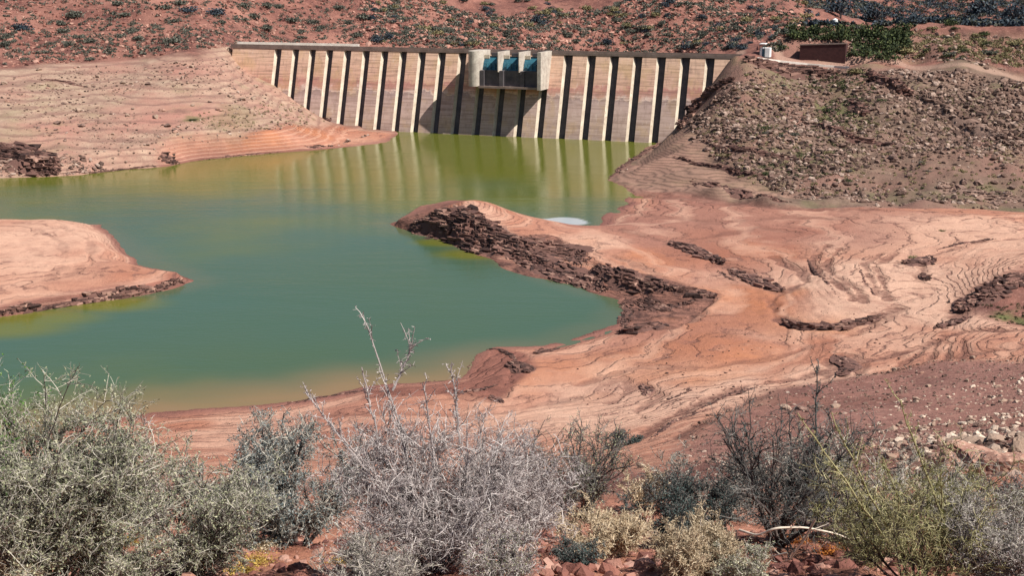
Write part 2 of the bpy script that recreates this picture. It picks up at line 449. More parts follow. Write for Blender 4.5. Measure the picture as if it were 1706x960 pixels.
    mud = m.mix(m.math('MULTIPLY', lf, 0.9), mud, (0.17, 0.08, 0.065))
    ph2 = m.math('FRACT', m.math('MULTIPLY', hz, 1.7))
    mud = m.mix(m.math('MULTIPLY', m.ramp(ph2, [(0.1, 0), (0.35, 1), (0.6, 0)]), 0.45), mud, (0.60, 0.37, 0.27))
    gl = m.math('MULTIPLY', m.attr('gully'), m.ramp(m.noise(1.1, 8, 0.75), [(0.34, 0.25), (0.55, 1)]))
    mud = m.mix(gl, mud, m.mix(n3, (0.09, 0.042, 0.035), (0.22, 0.10, 0.075)))
    col = m.mix(m.attr('pale'), red, pale)
    col = m.mix(m.attr('rock'), col, rock)
    col = m.mix(m.attr('mud'), col, mud)
    # terraced brown shoulder below the rubble
    pht = m.math('FRACT', m.math('MULTIPLY', m.math('MULTIPLY_ADD', m.noise(0.3, 5, 0.6), 0.5, sx.outputs[2]), 3.0))
    t1 = m.mix(m.ramp(pht, [(0.0, 0), (0.3, 1), (0.8, .7), (1, 0)]), (0.10, 0.055, 0.045), (0.36, 0.21, 0.155))
    col = m.mix(m.math('MULTIPLY', m.attr('terr'), 0.6), col, t1)
    dk = m.mix(m.ramp(m.noise(1.2, 8, .75, vec=m.pos((.5, .5, 3))), [(0.4, 0), (0.6, 1)]), (0.06, 0.03, 0.026), (0.28, 0.135, 0.10))
    col = m.mix(m.attr('ledge'), col, dk)
    sh = m.mix(m.ramp(n2, [(0.35, 0), (0.6, 1)]), (0.14, 0.058, 0.045), (0.27, 0.115, 0.085))
    col = m.mix(m.attr('shelf'), col, sh)
    col = m.mix(m.attr('green'), col, m.mix(n3, (0.05, 0.085, 0.03), (0.17, 0.16, 0.06)))
    col = m.mix(m.attr('road'), col, (0.34, 0.22, 0.17))
    p = m.bump(m.math('MULTIPLY', m.ramp(ph, [(0, 0), (0.2, 1), (0.85, .8), (1, 0)]), m.math('MULTIPLY', m.attr('mud'), vis)), 0.16, 0.9)
    p = m.bump(m.noise(0.8, 10, 0.75), 0.6, 0.6, prev=p)
    m.bump(m.noise(9, 6, 0.7), 0.05, 0.8, prev=p)
    return m.base(col)

def mat_simple(name, c1, c2, scale=3.0, rough=0.85, bump=0.02, c3=None, lo=0.35, hi=0.65, spec=0.2):
    m = NT(name, rough); m.b.inputs['Specular IOR Level'].default_value = spec
    n = m.noise(scale, 6, 0.65)
    c = m.mix(m.ramp(n, [(lo, 0), (hi, 1)]), c1, c2)
    if c3: c = m.mix(m.ramp(m.noise(scale * 3.7, 5, 0.7), [(0.55, 0), (0.7, 1)]), c, c3)
    if bump: m.bump(n, bump, 0.7)
    return m.base(c)

def mat_island(name, stops, rough=0.9, trans=0.0, bump=0.0, scale=20):
    """colour varies from one loose piece of the mesh to the next"""
    m = NT(name, rough)
    g = m.new('ShaderNodeNewGeometry')
    c = m.ramp(g.outputs['Random Per Island'], stops)
    oi = m.new('ShaderNodeObjectInfo')
    hsv = m.new('ShaderNodeHueSaturation'); m.link(c, hsv.inputs['Color'])
    m.link(m.math('MULTIPLY_ADD', oi.outputs['Random'], 0.3, 0.85), hsv.inputs['Value'])
    if bump: m.bump(m.noise(scale, 5, 0.7), bump, 0.8)
    m.base(hsv.outputs[0])
    if trans:
        tr = m.new('ShaderNodeBsdfTranslucent'); m.link(hsv.outputs[0], tr.inputs[0])
        mx = m.new('ShaderNodeMixShader'); mx.inputs[0].default_value = trans
        out = m.n['Material Output']; m.link(m.b.outputs[0], mx.inputs[1]); m.link(tr.outputs[0], mx.inputs[2]); m.link(mx.outputs[0], out.inputs[0])
    return m.m

def mat_water():
    m = NT('reservoir_water', 0.07)
    m.b.inputs['Specular IOR Level'].default_value = 0.2
    m.b.inputs['IOR'].default_value = 1.33
    n = m.noise(0.02, 4, 0.5); n2 = m.noise(0.25, 4, 0.5, vec=m.pos((0.35, 1, 1)))
    deep = m.mix(m.ramp(n, [(0.38, 0), (0.62, 1)]), (0.042, 0.088, 0.044), (0.034, 0.088, 0.057))
    olive = (0.10, 0.115, 0.012)
    c = m.mix(m.attr('olive_tint'), deep, olive)
    c = m.mix(m.attr('silt'), c, m.mix(n2, (0.17, 0.13, 0.055), (0.23, 0.135, 0.07)))
    c = m.mix(m.attr('sky_sheen'), c, (0.40, 0.43, 0.46))
    wind = m.ramp(m.noise(0.03, 5, 0.6, vec=m.pos((0.5, 1.6, 1)), dist=.5), [(0.42, 0.0), (0.62, 1.0)])
    m.link(m.math('MULTIPLY_ADD', wind, 0.10, 0.06), m.b.inputs['Roughness'])
    h = m.noise(1.6, 6, 0.65, vec=m.pos((0.5, 1.0, 1)))
    b = m.bump(h, 0.05, 0.4)
    m.bump(m.math('MULTIPLY', m.noise(0.35, 3, 0.6, vec=m.pos((0.4, 1.4, 1))), wind), 0.12, 0.4, prev=b)
    return m.base(c)

def mat_face():
    """silt stained concrete of the upstream face, streaked by old water levels"""
    m = NT('stained_concrete', 0.85)
    g = m.new('ShaderNodeTexCoord'); sx = m.new('ShaderNodeSeparateXYZ'); m.link(g.outputs['Object'], sx.inputs[0])
    zz = m.math('MULTIPLY_ADD', m.noise(0.5, 4, 0.6), 0.25, m.math('DIVIDE', sx.outputs[2], 18.0))
    base = m.ramp(zz, [(0.0, (0.36, 0.27, 0.24)), (0.30, (0.52, 0.38, 0.32)), (0.52, (0.50, 0.36, 0.32)), (0.585, (0.40, 0.29, 0.27)), (0.60, (0.72, 0.54, 0.46)), (0.64, (0.58, 0.33, 0.27)),
                       (0.70, (0.50, 0.24, 0.20)), (0.74, (0.66, 0.40, 0.30)), (0.9, (0.70, 0.45, 0.33)), (1.1, (0.72, 0.48, 0.35))])
    st = m.noise(1.0, 6, 0.65, vec=m.pos((0.12, 0.12, 3.2)))
    c = m.mix(m.ramp(st, [(0.38, 0.55), (0.55, 0)]), base, (0.20, 0.12, 0.09))
    c = m.mix(m.math('MULTIPLY', m.ramp(m.noise(0.25, 5, 0.6), [(0.5, 0), (0.65, 1)]), 0.35), c, (0.50, 0.33, 0.14))
    vs = m.noise(1.0, 6, 0.7, vec=m.pos((1.6, 1.6, 0.10)))
    c = m.mix(m.ramp(vs, [(0.52, 0), (0.68, 0.5)]), c, (0.24, 0.16, 0.13))
    c = m.mix(m.ramp(vs, [(0.30, 0.4), (0.40, 0)]), c, (0.72, 0.62, 0.52))
    m.bump(st, 0.03, 0.6)
    return m.base(c)

M = {}
M['ground'] = mat_ground()
M['water'] = mat_water()
M['face'] = mat_face()
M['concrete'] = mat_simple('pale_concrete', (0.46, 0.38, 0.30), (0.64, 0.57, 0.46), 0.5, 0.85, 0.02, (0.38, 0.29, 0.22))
M['pierconc'] = mat_simple('weathered_pier_concrete', (0.34, 0.29, 0.25), (0.54, 0.49, 0.42), 0.7, 0.85, 0.02, (0.26, 0.21, 0.18))
M['slab'] = mat_simple('shade_dark_slab_concrete', (0.07, 0.062, 0.07), (0.12, 0.105, 0.11), 0.6, 0.8, 0.02)  # shadow in the gaps between the ribs is painted into this dark concrete
M['deck'] = mat_simple('deck_concrete', (0.19, 0.14, 0.12), (0.28, 0.21, 0.18), 0.6, 0.9, 0.01)
M['deckpale'] = mat_simple('road_surface', (0.62, 0.55, 0.48), (0.75, 0.69, 0.62), 0.6, 0.9, 0.01)
M['gate'] = mat_simple('blue_green_steel', (0.012, 0.07, 0.11), (0.03, 0.14, 0.19), 0.8, 0.5, 0.0, (0.07, 0.22, 0.26), spec=0.5)
M['white'] = mat_simple('white_paint', (0.76, 0.76, 0.74), (0.82, 0.82, 0.80), 2, 0.6, 0.0)
M['brick'] = mat_simple('shade_dark_red_brickwork', (0.05, 0.022, 0.022), (0.08, 0.034, 0.032), 2, 0.9, 0.01)  # brick colour darkened to carry the shade on the wall's face
M['darkrock'] = mat_island('dark_wet_rock', [(0, (0.035, 0.022, 0.02)), (0.4, (0.095, 0.05, 0.042)), (0.8, (0.19, 0.10, 0.08)), (1, (0.36, 0.22, 0.17))], bump=0.2, scale=3)
M['rubble'] = mat_island('rubble_stone', [(0, (0.045, 0.03, 0.026)), (0.35, (0.15, 0.09, 0.07)), (0.8, (0.27, 0.18, 0.142)), (1, (0.44, 0.33, 0.27))], bump=0.1, scale=5)
M['boulder_brown'] = mat_simple('brown_boulder', (0.10, 0.06, 0.05), (0.24, 0.155, 0.125), 1.2, .9, .1, (0.34, 0.25, 0.20))
M['boulder_red'] = mat_simple('red_boulder', (0.22, 0.11, 0.085), (0.40, 0.24, 0.18), 1.6, .9, .1, (0.55, 0.42, 0.33))
M['redstone'] = mat_island('red_sandstone', [(0, (0.10, 0.04, 0.035)), (0.5, (0.29, 0.125, 0.095)), (1, (0.46, 0.27, 0.21))], bump=0.03, scale=12)
M['whiterock'] = mat_island('pale_rock', [(0, (0.24, 0.16, 0.12)), (.5, (0.42, 0.31, 0.24)), (1, (0.66, 0.55, 0.44))], bump=0.08, scale=5)
M['scrub'] = mat_island('grey_green_leaves', [(0, (0.03, 0.038, 0.030)), (0.5, (0.085, 0.09, 0.072)), (1, (0.19, 0.185, 0.15))])
M['scrubgreen'] = mat_island('green_leaves', [(0, (0.016, 0.024, 0.014)), (0.5, (0.04, 0.055, 0.024)), (.85, (0.08, 0.10, 0.035)), (1, (0.15, 0.15, 0.07))])
M['scrubdry'] = mat_island('dry_olive_leaves', [(0, (0.10, 0.08, 0.04)), (0.5, (0.20, 0.17, 0.085)), (1, (0.32, 0.28, 0.15))])
M['scrubblue'] = mat_island('blue_green_leaves', [(0, (0.018, 0.028, 0.04)), (0.5, (0.04, 0.055, 0.072)), (1, (0.085, 0.105, 0.12))])

# ------------------------------------------------------------------ ground sheet: one sheet, finer towards the eye
NQ, NL = 1150, 1500
qs = np.linspace(-0.60, 0.60, NQ)
ls = np.concatenate([np.linspace(math.log(1.0), math.log(60), 520, endpoint=False), np.linspace(math.log(60), math.log(330), 760, endpoint=False), np.linspace(math.log(330), math.log(1300), NL - 1280)])
Q, L = np.meshgrid(qs, ls, indexing='ij')
Yg = np.exp(L); Xg = Q * Yg
xf, yf = Xg.ravel(), Yg.ravel()
zf = np.empty_like(xf); df = np.empty_like(xf); mk = {}
for ch_ in np.array_split(np.arange(len(xf)), 12):
    a, b, c = ground_all(xf[ch_], yf[ch_])
    zf[ch_] = a; df[ch_] = b
    for k_, v_ in c.items(): mk.setdefault(k_, np.empty_like(xf))[ch_] = v_

def blob(pts):
    g = np.zeros_like(xf)
    for (u, v, r, a) in pts:
        x, y, z = ground_hit(u, v, rough=False)
        g = np.maximum(g, a * sstep(-np.hypot(xf - x, (yf - y) * 0.6) + fbm(xf, yf, r, 3, 5) * r * 0.9, -r, -r * 0.3))
    return g
green = blob([(1385, 178, 4, .8), (1400, 195, 5, .55), (1430, 205, 5, .4), (1672, 524, 1.6, .9), (1700, 528, 1.6, .9), (322, 200, 2.2, .6), (380, 198, 6, .3), (1340, 262, 4, .4), (1390, 150, 5, .4)])
wet = np.clip(sstep(-df, -2.6, -0.2) * 0.8 + blob([(1180, 372, 18, .6), (1060, 370, 10, .7), (1300, 375, 14, .5), (1120, 335, 10, .7), (1450, 362, 10, .4), (1130, 560, 8, .4), (1200, 520, 12, .45), (1080, 590, 10, .3), (620, 670, 14, .4), (1050, 350, 6, .4)]) , 0, 1)
dry = blob([(1420, 470, 15, 1), (1560, 505, 11, 1), (1620, 380, 12, .8), (1350, 640, 7, .9), (1500, 400, 12, .6), (1640, 430, 12, .6), (1120, 650, 8, 1), (1250, 640, 7, .9), (1350, 655, 5, .8), (1000, 690, 7, .9), (880, 700, 6, .6), (800, 365, 6, .7), (1000, 405, 6, .6),
             (60, 410, 14, .8), (150, 385, 8, .6), (420, 715, 5, .6), (1480, 560, 7, .6), (1060, 660, 5, 1)])
mauve = blob([(1400, 720, 12, 1), (1600, 660, 16, 1), (1500, 690, 12, 1), (1700, 620, 18, 1), (1250, 730, 8, .8)])
ochre = blob([(1180, 560, 11, 1), (1260, 540, 8, .9), (1230, 500, 7, .8), (1080, 425, 8, .8), (1200, 400, 8, .5), (860, 640, 6, .6), (950, 620, 6, .5), (420, 228, 8, .7), (520, 220, 7, .7)])
def strokes(L):
    g = np.zeros_like(xf); sel = np.where((yf > 60) & (yf < 230))[0]; X, Y = xf[sel], yf[sel]
    jx = fbm(X, Y, 6, 4, 201) * 2.2; out = np.zeros(len(sel)); rag = fbm(X, Y, 1.6, 4, 202)
    for pts, w, a in L:
        w = w * 1.3 + .32; a = min(1, a * 1.15)
        W = [ground_hit(u, v, rough=False)[:2] for u, v in pts]
        for (ax, ay), (bx, by) in zip(W[:-1], W[1:]):
            near_ = np.where((X > min(ax, bx) - 8) & (X < max(ax, bx) + 8) & (Y > min(ay, by) - 8) & (Y < max(ay, by) + 8))[0]
            x_, y_ = X[near_], Y[near_]
            t = np.clip(((x_ - ax) * (bx - ax) + (y_ - ay) * (by - ay)) / ((bx - ax) ** 2 + (by - ay) ** 2 + 1e-9), 0, 1)
            dd = np.hypot(x_ - ax - t * (bx - ax), y_ - ay - t * (by - ay)) + jx[near_] * .3 + rag[near_] * w * .9
            out[near_] = np.maximum(out[near_], a * sstep(-dd, -w, -w * .15))
    g[sel] = out
    return g
gully = strokes([([(1700, 548), (1600, 552), (1500, 585), (1400, 606), (1330, 626), (1240, 640), (1170, 668), (1110, 700), (1060, 742)], .55, .8), ([(1706, 575), (1560, 600), (1450, 622), (1340, 648), (1260, 662), (1190, 695), (1130, 735)], .7, .7),
    ([(1010, 304), (1060, 322), (1130, 330), (1240, 345), (1330, 350), (1450, 352)], 1.6, .7), ([(1110, 400), (1150, 416), (1206, 436), (1250, 462), (1304, 486)], .9, .6), ([(1290, 520), (1284, 500), (1310, 482), (1345, 470), (1332, 446), (1290, 424)], .3, .7),
    ([(1380, 405), (1352, 430), (1362, 455), (1400, 478), (1424, 500)], .35, .8), ([(1400, 412), (1376, 436), (1388, 460), (1428, 484), (1440, 505)], .3, .75), ([(1490, 420), (1458, 445), (1470, 470), (1480, 500)], .3, .7), ([(1470, 420), (1440, 440), (1452, 466), (1462, 492)], .22, .6),
    ([(1300, 532), (1330, 545), (1390, 548), (1450, 532), (1500, 515)], .5, .9), ([(1530, 470), (1540, 445), (1500, 440)], .6, .7), ([(1550, 425), (1620, 404), (1706, 392)], .3, .7), ([(1595, 530), (1610, 495), (1650, 470), (1706, 455)], 1.2, .7),
    ([(1540, 575), (1525, 590), (1500, 605)], .3, .8), ([(1560, 572), (1550, 592), (1530, 608)], .3, .8), ([(1582, 568), (1578, 590), (1560, 608)], .3, .8), ([(1604, 566), (1606, 588), (1590, 606)], .3, .7), ([(1400, 590), (1412, 606), (1400, 625)], .5, .8), ([(1380, 596), (1388, 610), (1376, 626)], .3, .7), ([(1420, 588), (1440, 600), (1430, 620)], .3, .6),
    ([(1040, 385), (1100, 400), (1180, 395), (1260, 380), (1330, 385)], .8, .45), ([(1020, 350), (1100, 362), (1200, 372), (1320, 362), (1420, 366)], 1.0, .4), ([(960, 410), (1020, 425), (1090, 452), (1130, 470)], .4, .5), ([(1060, 545), (1140, 535), (1170, 505)], .6, .6),
    ([(1036, 545), (960, 568), (890, 590), (850, 625), (830, 660)], .5, .5), ([(560, 668), (640, 660), (740, 655), (820, 668)], .5, .4), ([(300, 715), (420, 700), (560, 690), (700, 690), (840, 690), (960, 660)], .35, .4), ([(1060, 640), (1100, 660), (1060, 690), (1075, 700)], .3, .55), ([(1010, 640), (1040, 630), (1050, 650), (1020, 672)], .25, .5),
    ([(1500, 520), (1420, 560), (1300, 590), (1180, 610), (1060, 612), (960, 640)], .3, .45), ([(60, 380), (100, 400), (110, 430), (80, 460)], .25, .35), ([(100, 376), (150, 400), (150, 430), (120, 456)], .25, .3)])
zf -= gully * 0.22
gully = np.maximum(gully, sstep(-df, -.8, -.1) * .75 * (yf > 60))
RD = [ground_hit(u, v, rough=False)[:2] for u, v in ((1232, 95), (1300, 99), (1400, 105), (1500, 108), (1600, 116), (1706, 124))]
road = np.zeros_like(xf)
for i in range(len(RD) - 1):
    (ax, ay), (bx, by) = RD[i], RD[i + 1]
    t_ = np.clip(((xf - ax) * (bx - ax) + (yf - ay) * (by - ay)) / ((bx - ax) ** 2 + (by - ay) ** 2), 0, 1)
    road = np.maximum(road, sstep(-np.hypot(xf - ax - t_ * (bx - ax), yf - ay - t_ * (by - ay)), -1.5, -.7))
i_, j_ = np.meshgrid(np.arange(NQ - 1), np.arange(NL - 1), indexing='ij')
b_ = (i_ * NL + j_).ravel()
quads = np.stack([b_, b_ + NL, b_ + NL + 1, b_ + 1], 1)
ground = new_mesh('ground', np.stack([xf, yf, zf], 1), quads, M['ground'], smooth=True,
                  attrs=dict(mud=mk['mud'], pale=mk['pale'], rock=np.clip(mk['rock'] + mk['bank'] * 0.5, 0, 1), terr=mk['terr'], ledge=np.clip(mk['ledge'] * (0.8 + 1.4 * fbm(xf, yf, 5, 4, 91)), 0, 1), near=sstep(-yf, -40, -22), mauve=mauve, dry=dry, ochre=ochre, gully=gully, shelf=mk['shelf'], green=green, wet=wet, road=road * 0.7))
tag(ground, kind='structure')
# the hill carries on behind and beside the eye, one coarse skirt below it
sk = []
back = new_mesh('terrain', [(-900, -300, 26), (900, -300, 26), (900, 1.0, 26), (-900, 1.0, 26)], [(0, 1, 2, 3)], M['ground'], attrs=dict(mud=[0] * 4, pale=[0] * 4, rock=[0] * 4, terr=[0] * 4, ledge=[0] * 4, shelf=[0] * 4, green=[0] * 4, near=[1] * 4, mauve=[0] * 4, dry=[0] * 4, ochre=[0] * 4, gully=[0] * 4, wet=[0] * 4, road=[0] * 4))
tag(back, kind='structure')

# ------------------------------------------------------------------ water
wq = np.linspace(-0.7, 0.5, 420); wl = np.linspace(math.log(70), math.log(330), 520)
Q, L = np.meshgrid(wq, wl, indexing='ij'); Yw = np.exp(L); Xw = Q * Yw; xw, yw = Xw.ravel(), Yw.ravel()
dw = -np.maximum(-sdf(xw, yw, LAKE), sdf(xw, yw, SPIT))
jn = fbm(xw, yw, 18, 4, 8)
silt = np.clip(sstep(-dw + jn * 3, -4, 0) * 0.15, 0, 1)
nearb = sstep(-yw, -122, -104) * sstep(-dw + jn * 6, -11, -1)
silt = np.clip(silt + nearb * 0.8, 0, 1) * sstep(-yw, -230, -170) + 0.08
px_ = xw / yw
olive_tint = np.clip(sstep(yw + jn * 40, 158, 222) * 0.95 + sstep(-yw + jn * 20, -112, -98) * 0.35, 0, 1)  # olive water colour, stronger toward the dam and along the near shore
for (u, v, r, a) in ((60, 530, 9, 1.0), (180, 507, 8, 1.0), (0, 545, 10, 1.0), (790, 424, 7, .9), (740, 404, 6, .9)):
    x, y = on_z(u, v); olive_tint = np.maximum(olive_tint, a * sstep(-np.hypot((xw - x), (yw - y) * 1.6), -r, -r * 0.3))
cx, cy = on_z(932, 370)
sky_sheen = sstep(-np.hypot((xw - cx) / 4.2, (yw - cy) / 3.4) + fbm(xw, yw, 4, 3, 4) * .5, -1.0, -0.75) * 0.85  # bright sky reflected in the inlet, painted into the water colour
i_, j_ = np.meshgrid(np.arange(419), np.arange(519), indexing='ij'); b_ = (i_ * 520 + j_).ravel()
water = new_mesh('water', np.stack([xw, yw, np.zeros_like(xw)], 1), np.stack([b_, b_ + 520, b_ + 521, b_ + 1], 1), M['water'], smooth=True, attrs=dict(silt=silt, olive_tint=olive_tint, sky_sheen=sky_sheen))
tag(water, kind='structure')
#@@DAM@@
# ------------------------------------------------------------------ dam
class MB:
    """collects boxes, prisms and lofts in a local frame, links them as ONE mesh object"""
    def __init__(s): s.v = []; s.f = []
    def loft(s, rings):
        b = len(s.v); k = len(rings[0])
        for r in rings: s.v.extend(r)
        for i in range(len(rings) - 1):
            for j in range(k):
                a = b + i * k + j; c = b + i * k + (j + 1) % k
                s.f.append((a, c, c + k, a + k))
        s.f.append(tuple(b + j for j in range(k))[::-1]); s.f.append(tuple(b + (len(rings) - 1) * k + j for j in range(k)))
    def box(s, t0, t1, n0, n1, z0, z1):
        s.loft([[(t0, -n1, z), (t1, -n1, z), (t1, -n0, z), (t0, -n0, z)] for z in (z0, z1)])
    def build(s, name, mat, parent=None): return poly_mesh(name, s.v, s.f, mat, parent)

dam = empty('dam', (float(ORG[0]), float(ORG[1]), 0), -TH)
tag(dam, 'long concrete buttress dam wall with striped ribs across the head of the reservoir', 'dam')
FN = lambda z: SLOPE * (ZC - z)
US = [460, 490, 518, 546, 576, 607, 638, 669, 700, 733, 767, 802, 837, 872, 907, 943, 982, 1020, 1059, 1098, 1138, 1179, 1220]
TR = [dam_t(u - 3, 90)[0] for u in US]
T0 = dam_t(388, 80)[0]; T1 = dam_t(1236, 90)[0]
lefts = [T0] + [TR[i - 1] + 0.385 * (TR[i] - TR[i - 1]) for i in range(1, len(TR))] + [TR[-1] + 1.8]
rights = TR + [T1]
for i, (a, b) in enumerate(zip(lefts, rights)):
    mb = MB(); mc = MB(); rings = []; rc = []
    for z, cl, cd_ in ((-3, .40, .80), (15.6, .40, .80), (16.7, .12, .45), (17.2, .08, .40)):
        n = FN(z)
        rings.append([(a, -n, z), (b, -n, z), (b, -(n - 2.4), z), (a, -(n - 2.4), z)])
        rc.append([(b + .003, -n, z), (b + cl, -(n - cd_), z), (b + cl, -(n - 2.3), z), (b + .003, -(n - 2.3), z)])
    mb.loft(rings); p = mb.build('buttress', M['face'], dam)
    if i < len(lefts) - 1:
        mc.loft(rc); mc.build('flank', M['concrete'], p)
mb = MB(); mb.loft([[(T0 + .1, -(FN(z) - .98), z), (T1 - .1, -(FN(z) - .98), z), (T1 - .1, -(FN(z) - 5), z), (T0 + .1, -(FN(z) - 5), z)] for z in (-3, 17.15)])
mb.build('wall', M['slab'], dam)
mb = MB(); mb.box(T0 - .6, T1 + .3, -3.4, .32, 17.2, 17.78); mb.build('crest_deck', M['deck'], dam)
mb = MB(); mb.box(T0 - .5, T1 + .2, -.02, .22, 17.783, 18.15); mb.build('parapet', M['deck'], dam)
tl = dam_t(600, 78)[0]
mb = MB(); mb.box(T0 - 1.2, tl, -3.2, -.3, 17.783, 17.86); mb.build('road_surface', M['deckpale'], dam)
mb = MB(); mb.box(T0 - 1.0, tl - 2, -3.6, -3.3, 17.2, 18.5); mb.build('road_wall', M['deckpale'], dam)

def vt(u, v, n):
    """station and height where the pixel's ray meets the upright plane n metres upstream of the crest line"""
    a, y, w = [float(q) for q in ray(u, v)]
    c = a * N[0] + y * N[1]; k = (n + ORG @ N) / c
    P = np.array([a * k, y * k]); return float((P - ORG) @ T), HC + k * w
spill = empty('spillway', (0, 0, 0)); spill.parent = dam
NF = 7.3
zb = vt(790, 144, NF)[1]; zs = vt(850, 118, 6.4)[1]
pl0, pl1 = vt(777, 100, NF)[0], vt(797, 100, NF)[0]
r_ = (pl1 - pl0) / 2; pc = (pl0 + pl1) / 2
mb = MB()
prof = [(pc + r_ * math.cos(a), -(NF - r_ + r_ * math.sin(a))) for a in np.linspace(math.pi, 0, 13)]
prof = [(pl0, 0.3)] + prof + [(pl1, 0.3)]
mb.loft([[(x, y, z) for x, y in reversed(prof)] for z in (zb, 18.05)]); mb.build('pier', M['pierconc'], spill)
for (u0, u1) in ((829, 833.5), (864, 868.5)):
    a, b = vt(u0 - 1, 100, 6.4)[0], vt(u1 - 1, 100, 6.4)[0]; c = (a + b) / 2; r = (b - a) / 2
    pr = [(a, 0.3)] + [(c + r * math.cos(q), -(6.0 + .7 * math.sin(q))) for q in np.linspace(math.pi, 0, 9)] + [(b, 0.3)]
    mb = MB(); mb.loft([[(x, y, z) for x, y in reversed(pr)] for z in (zs - .25, 17.95)]); mb.build('pier', M['pierconc'], spill)
a, b = vt(895, 100, NF)[0], vt(901, 100, NF)[0]
mb = MB(); mb.loft([[(a, -NF, z), (b, -NF, z), (b, 0.3, z), (a, 0.3, z)] for z in (zb - .4, 18.05)]); mb.build('pier', M['pierconc'], spill)
edges = [pl1, vt(828, 100, 6.4)[0], vt(863, 100, 6.4)[0], a]
edges_r = [pl1, vt(832.5, 100, 6.4)[0], vt(867.5, 100, 6.4)[0]]
for k in range(3):
    x0, x1 = edges_r[k] + .04, edges[k + 1] - .04
    mb = MB(); mb.loft([[(x0, -5.0, zs), (x1, -5.0, zs), (x1, -4.6, zs), (x0, -4.6, zs)], [(x0, -4.4, (zs + 17) / 2), (x1, -4.4, (zs + 17) / 2), (x1, -4.0, (zs + 17) / 2), (x0, -4.0, (zs + 17) / 2)], [(x0, -3.4, 16.9), (x1, -3.4, 16.9), (x1, -3.1, 16.9), (x0, -3.1, 16.9)]])
    g = mb.build('gate', M['gate'], spill)
    for q in (.25, .5, .75):
        mb = MB(); xx = x0 + (x1 - x0) * q; mb.box(xx - .07, xx + .07, 4.8, 5.12, zs + .1, zs + 1.4); mb.build('stiffener', M['gate'], g)
    mb = MB(); mb.box(x0 + (x1 - x0) * .4, x0 + (x1 - x0) * .85, 2.8, 3.7, 16.95, 17.6); mb.build('hoist', M['slab'], g)
    mb = MB(); mb.box(x0, x0 + (x1 - x0) * .3, 3.42, 3.9, 16.4, 17.15); mb.build('guide_block', M['concrete'], g)
mb = MB(); mb.box(pl1 + .01, a - .01, 1.0, 6.1, zb + .15, zs - .003)
for k in range(3):
    mb.box(edges_r[k] - .1 if k else pl1 + .02, (edges_r[k] - .1 if k else pl1) + .9, 6.11, 6.5, zb + .16, zs - .01)
mb.build('sill_wall', M['slab'], spill)
mb = MB(); mb.box(pl1 - .3, a + .2, 1.5, 6.9, zb - .3, zb + .147); mb.build('bottom_ledge', M['deck'], spill)

# ------------------------------------------------------------------ stones
ICO_V = None
def _ico():
    p = (1 + 5 ** .5) / 2
    v = np.array([(-1, p, 0), (1, p, 0), (-1, -p, 0), (1, -p, 0), (0, -1, p), (0, 1, p), (0, -1, -p), (0, 1, -p), (p, 0, -1), (p, 0, 1), (-p, 0, -1), (-p, 0, 1)], float)
    v /= np.linalg.norm(v[0])
    f = np.array([(0, 11, 5), (0, 5, 1), (0, 1, 7), (0, 7, 10), (0, 10, 11), (1, 5, 9), (5, 11, 4), (11, 10, 2), (10, 7, 6), (7, 1, 8), (3, 9, 4), (3, 4, 2), (3, 2, 6), (3, 6, 8), (3, 8, 9), (4, 9, 5), (2, 4, 11), (6, 2, 10), (8, 6, 7), (9, 8, 1)])
    return v, f
IV, IF = _ico()
CV = np.array([(x, y, z) for x in (-1, 1) for y in (-1, 1) for z in (-1, 1)], float) * .62
CF = np.array([(0, 1, 3), (0, 3, 2), (4, 6, 7), (4, 7, 5), (0, 4, 5), (0, 5, 1), (2, 3, 7), (2, 7, 6), (0, 2, 6), (0, 6, 4), (1, 5, 7), (1, 7, 3)])

def stones(P, S, squash=0.75, jit=0.36, cube=False, align=None, stretch=1.0, rng=RNG):
    """many loose stones as arrays; P centres, S radii"""
    bv, bf = (CV, CF) if cube else (IV, IF)
    n = len(P); k = len(bv)
    V = np.repeat(bv[None], n, 0) * (1 + rng.uniform(-jit, jit, (n, k, 1))) + rng.uniform(-jit, jit, (n, k, 3)) * .35
    sc = rng.uniform(.65, 1.35, (n, 1, 3)); sc[..., 2] *= squash; sc[..., 0] *= stretch
    V = V * sc
    th = rng.uniform(0, 2 * math.pi, n) if align is None else align + rng.normal(0, .22, n)
    ti = rng.normal(0, .25 if align is None else .12, n)
    c, s = np.cos(ti)[:, None], np.sin(ti)[:, None]
    y = V[..., 1] * c - V[..., 2] * s; z = V[..., 1] * s + V[..., 2] * c
    c, s = np.cos(th)[:, None], np.sin(th)[:, None]
    V = np.stack([V[..., 0] * c - y * s, V[..., 0] * s + y * c, z], -1)
    V = V * np.asarray(S)[:, None, None] + np.asarray(P)[:, None, :]
    Fs = bf[None] + (np.arange(n) * k)[:, None, None]
    return V.reshape(-1, 3), Fs.reshape(-1, 3)

def sample_px(poly, n, rng=RNG, power=1.0):
    """n random ground points under a pixel polygon"""
    poly = np.array(poly, float); lo, hi = poly.min(0), poly.max(0)
    out = []
    while sum(len(o) for o in out) < n:
        q = rng.uniform(lo, hi, (n * 3, 2)); q = q[sdf(q[:, 0], q[:, 1], poly) > 0]; out.append(q)
    q = np.concatenate(out)[:n]
    res = []
    for c in np.array_split(q, max(1, len(q) // 3000 + 1)):
        if len(c) == 1: c = np.vstack([c, c])
        res.append(np.stack(ground_hit(c[:, 0], c[:, 1], rough=False)[:2], 1))
    xy = np.concatenate(res)
    z, d, _ = ground_all(xy[:, 0], xy[:, 1])
    return q[:len(xy)], np.column_stack([xy, z]), d

def place(u, v):
    return ground_hit(u, v)

def merge(L):
    V = []; Fs = []; o = 0
    for v, f in L: V.append(v); Fs.append(f + o); o += len(v)
    return np.concatenate(V), np.concatenate(Fs)

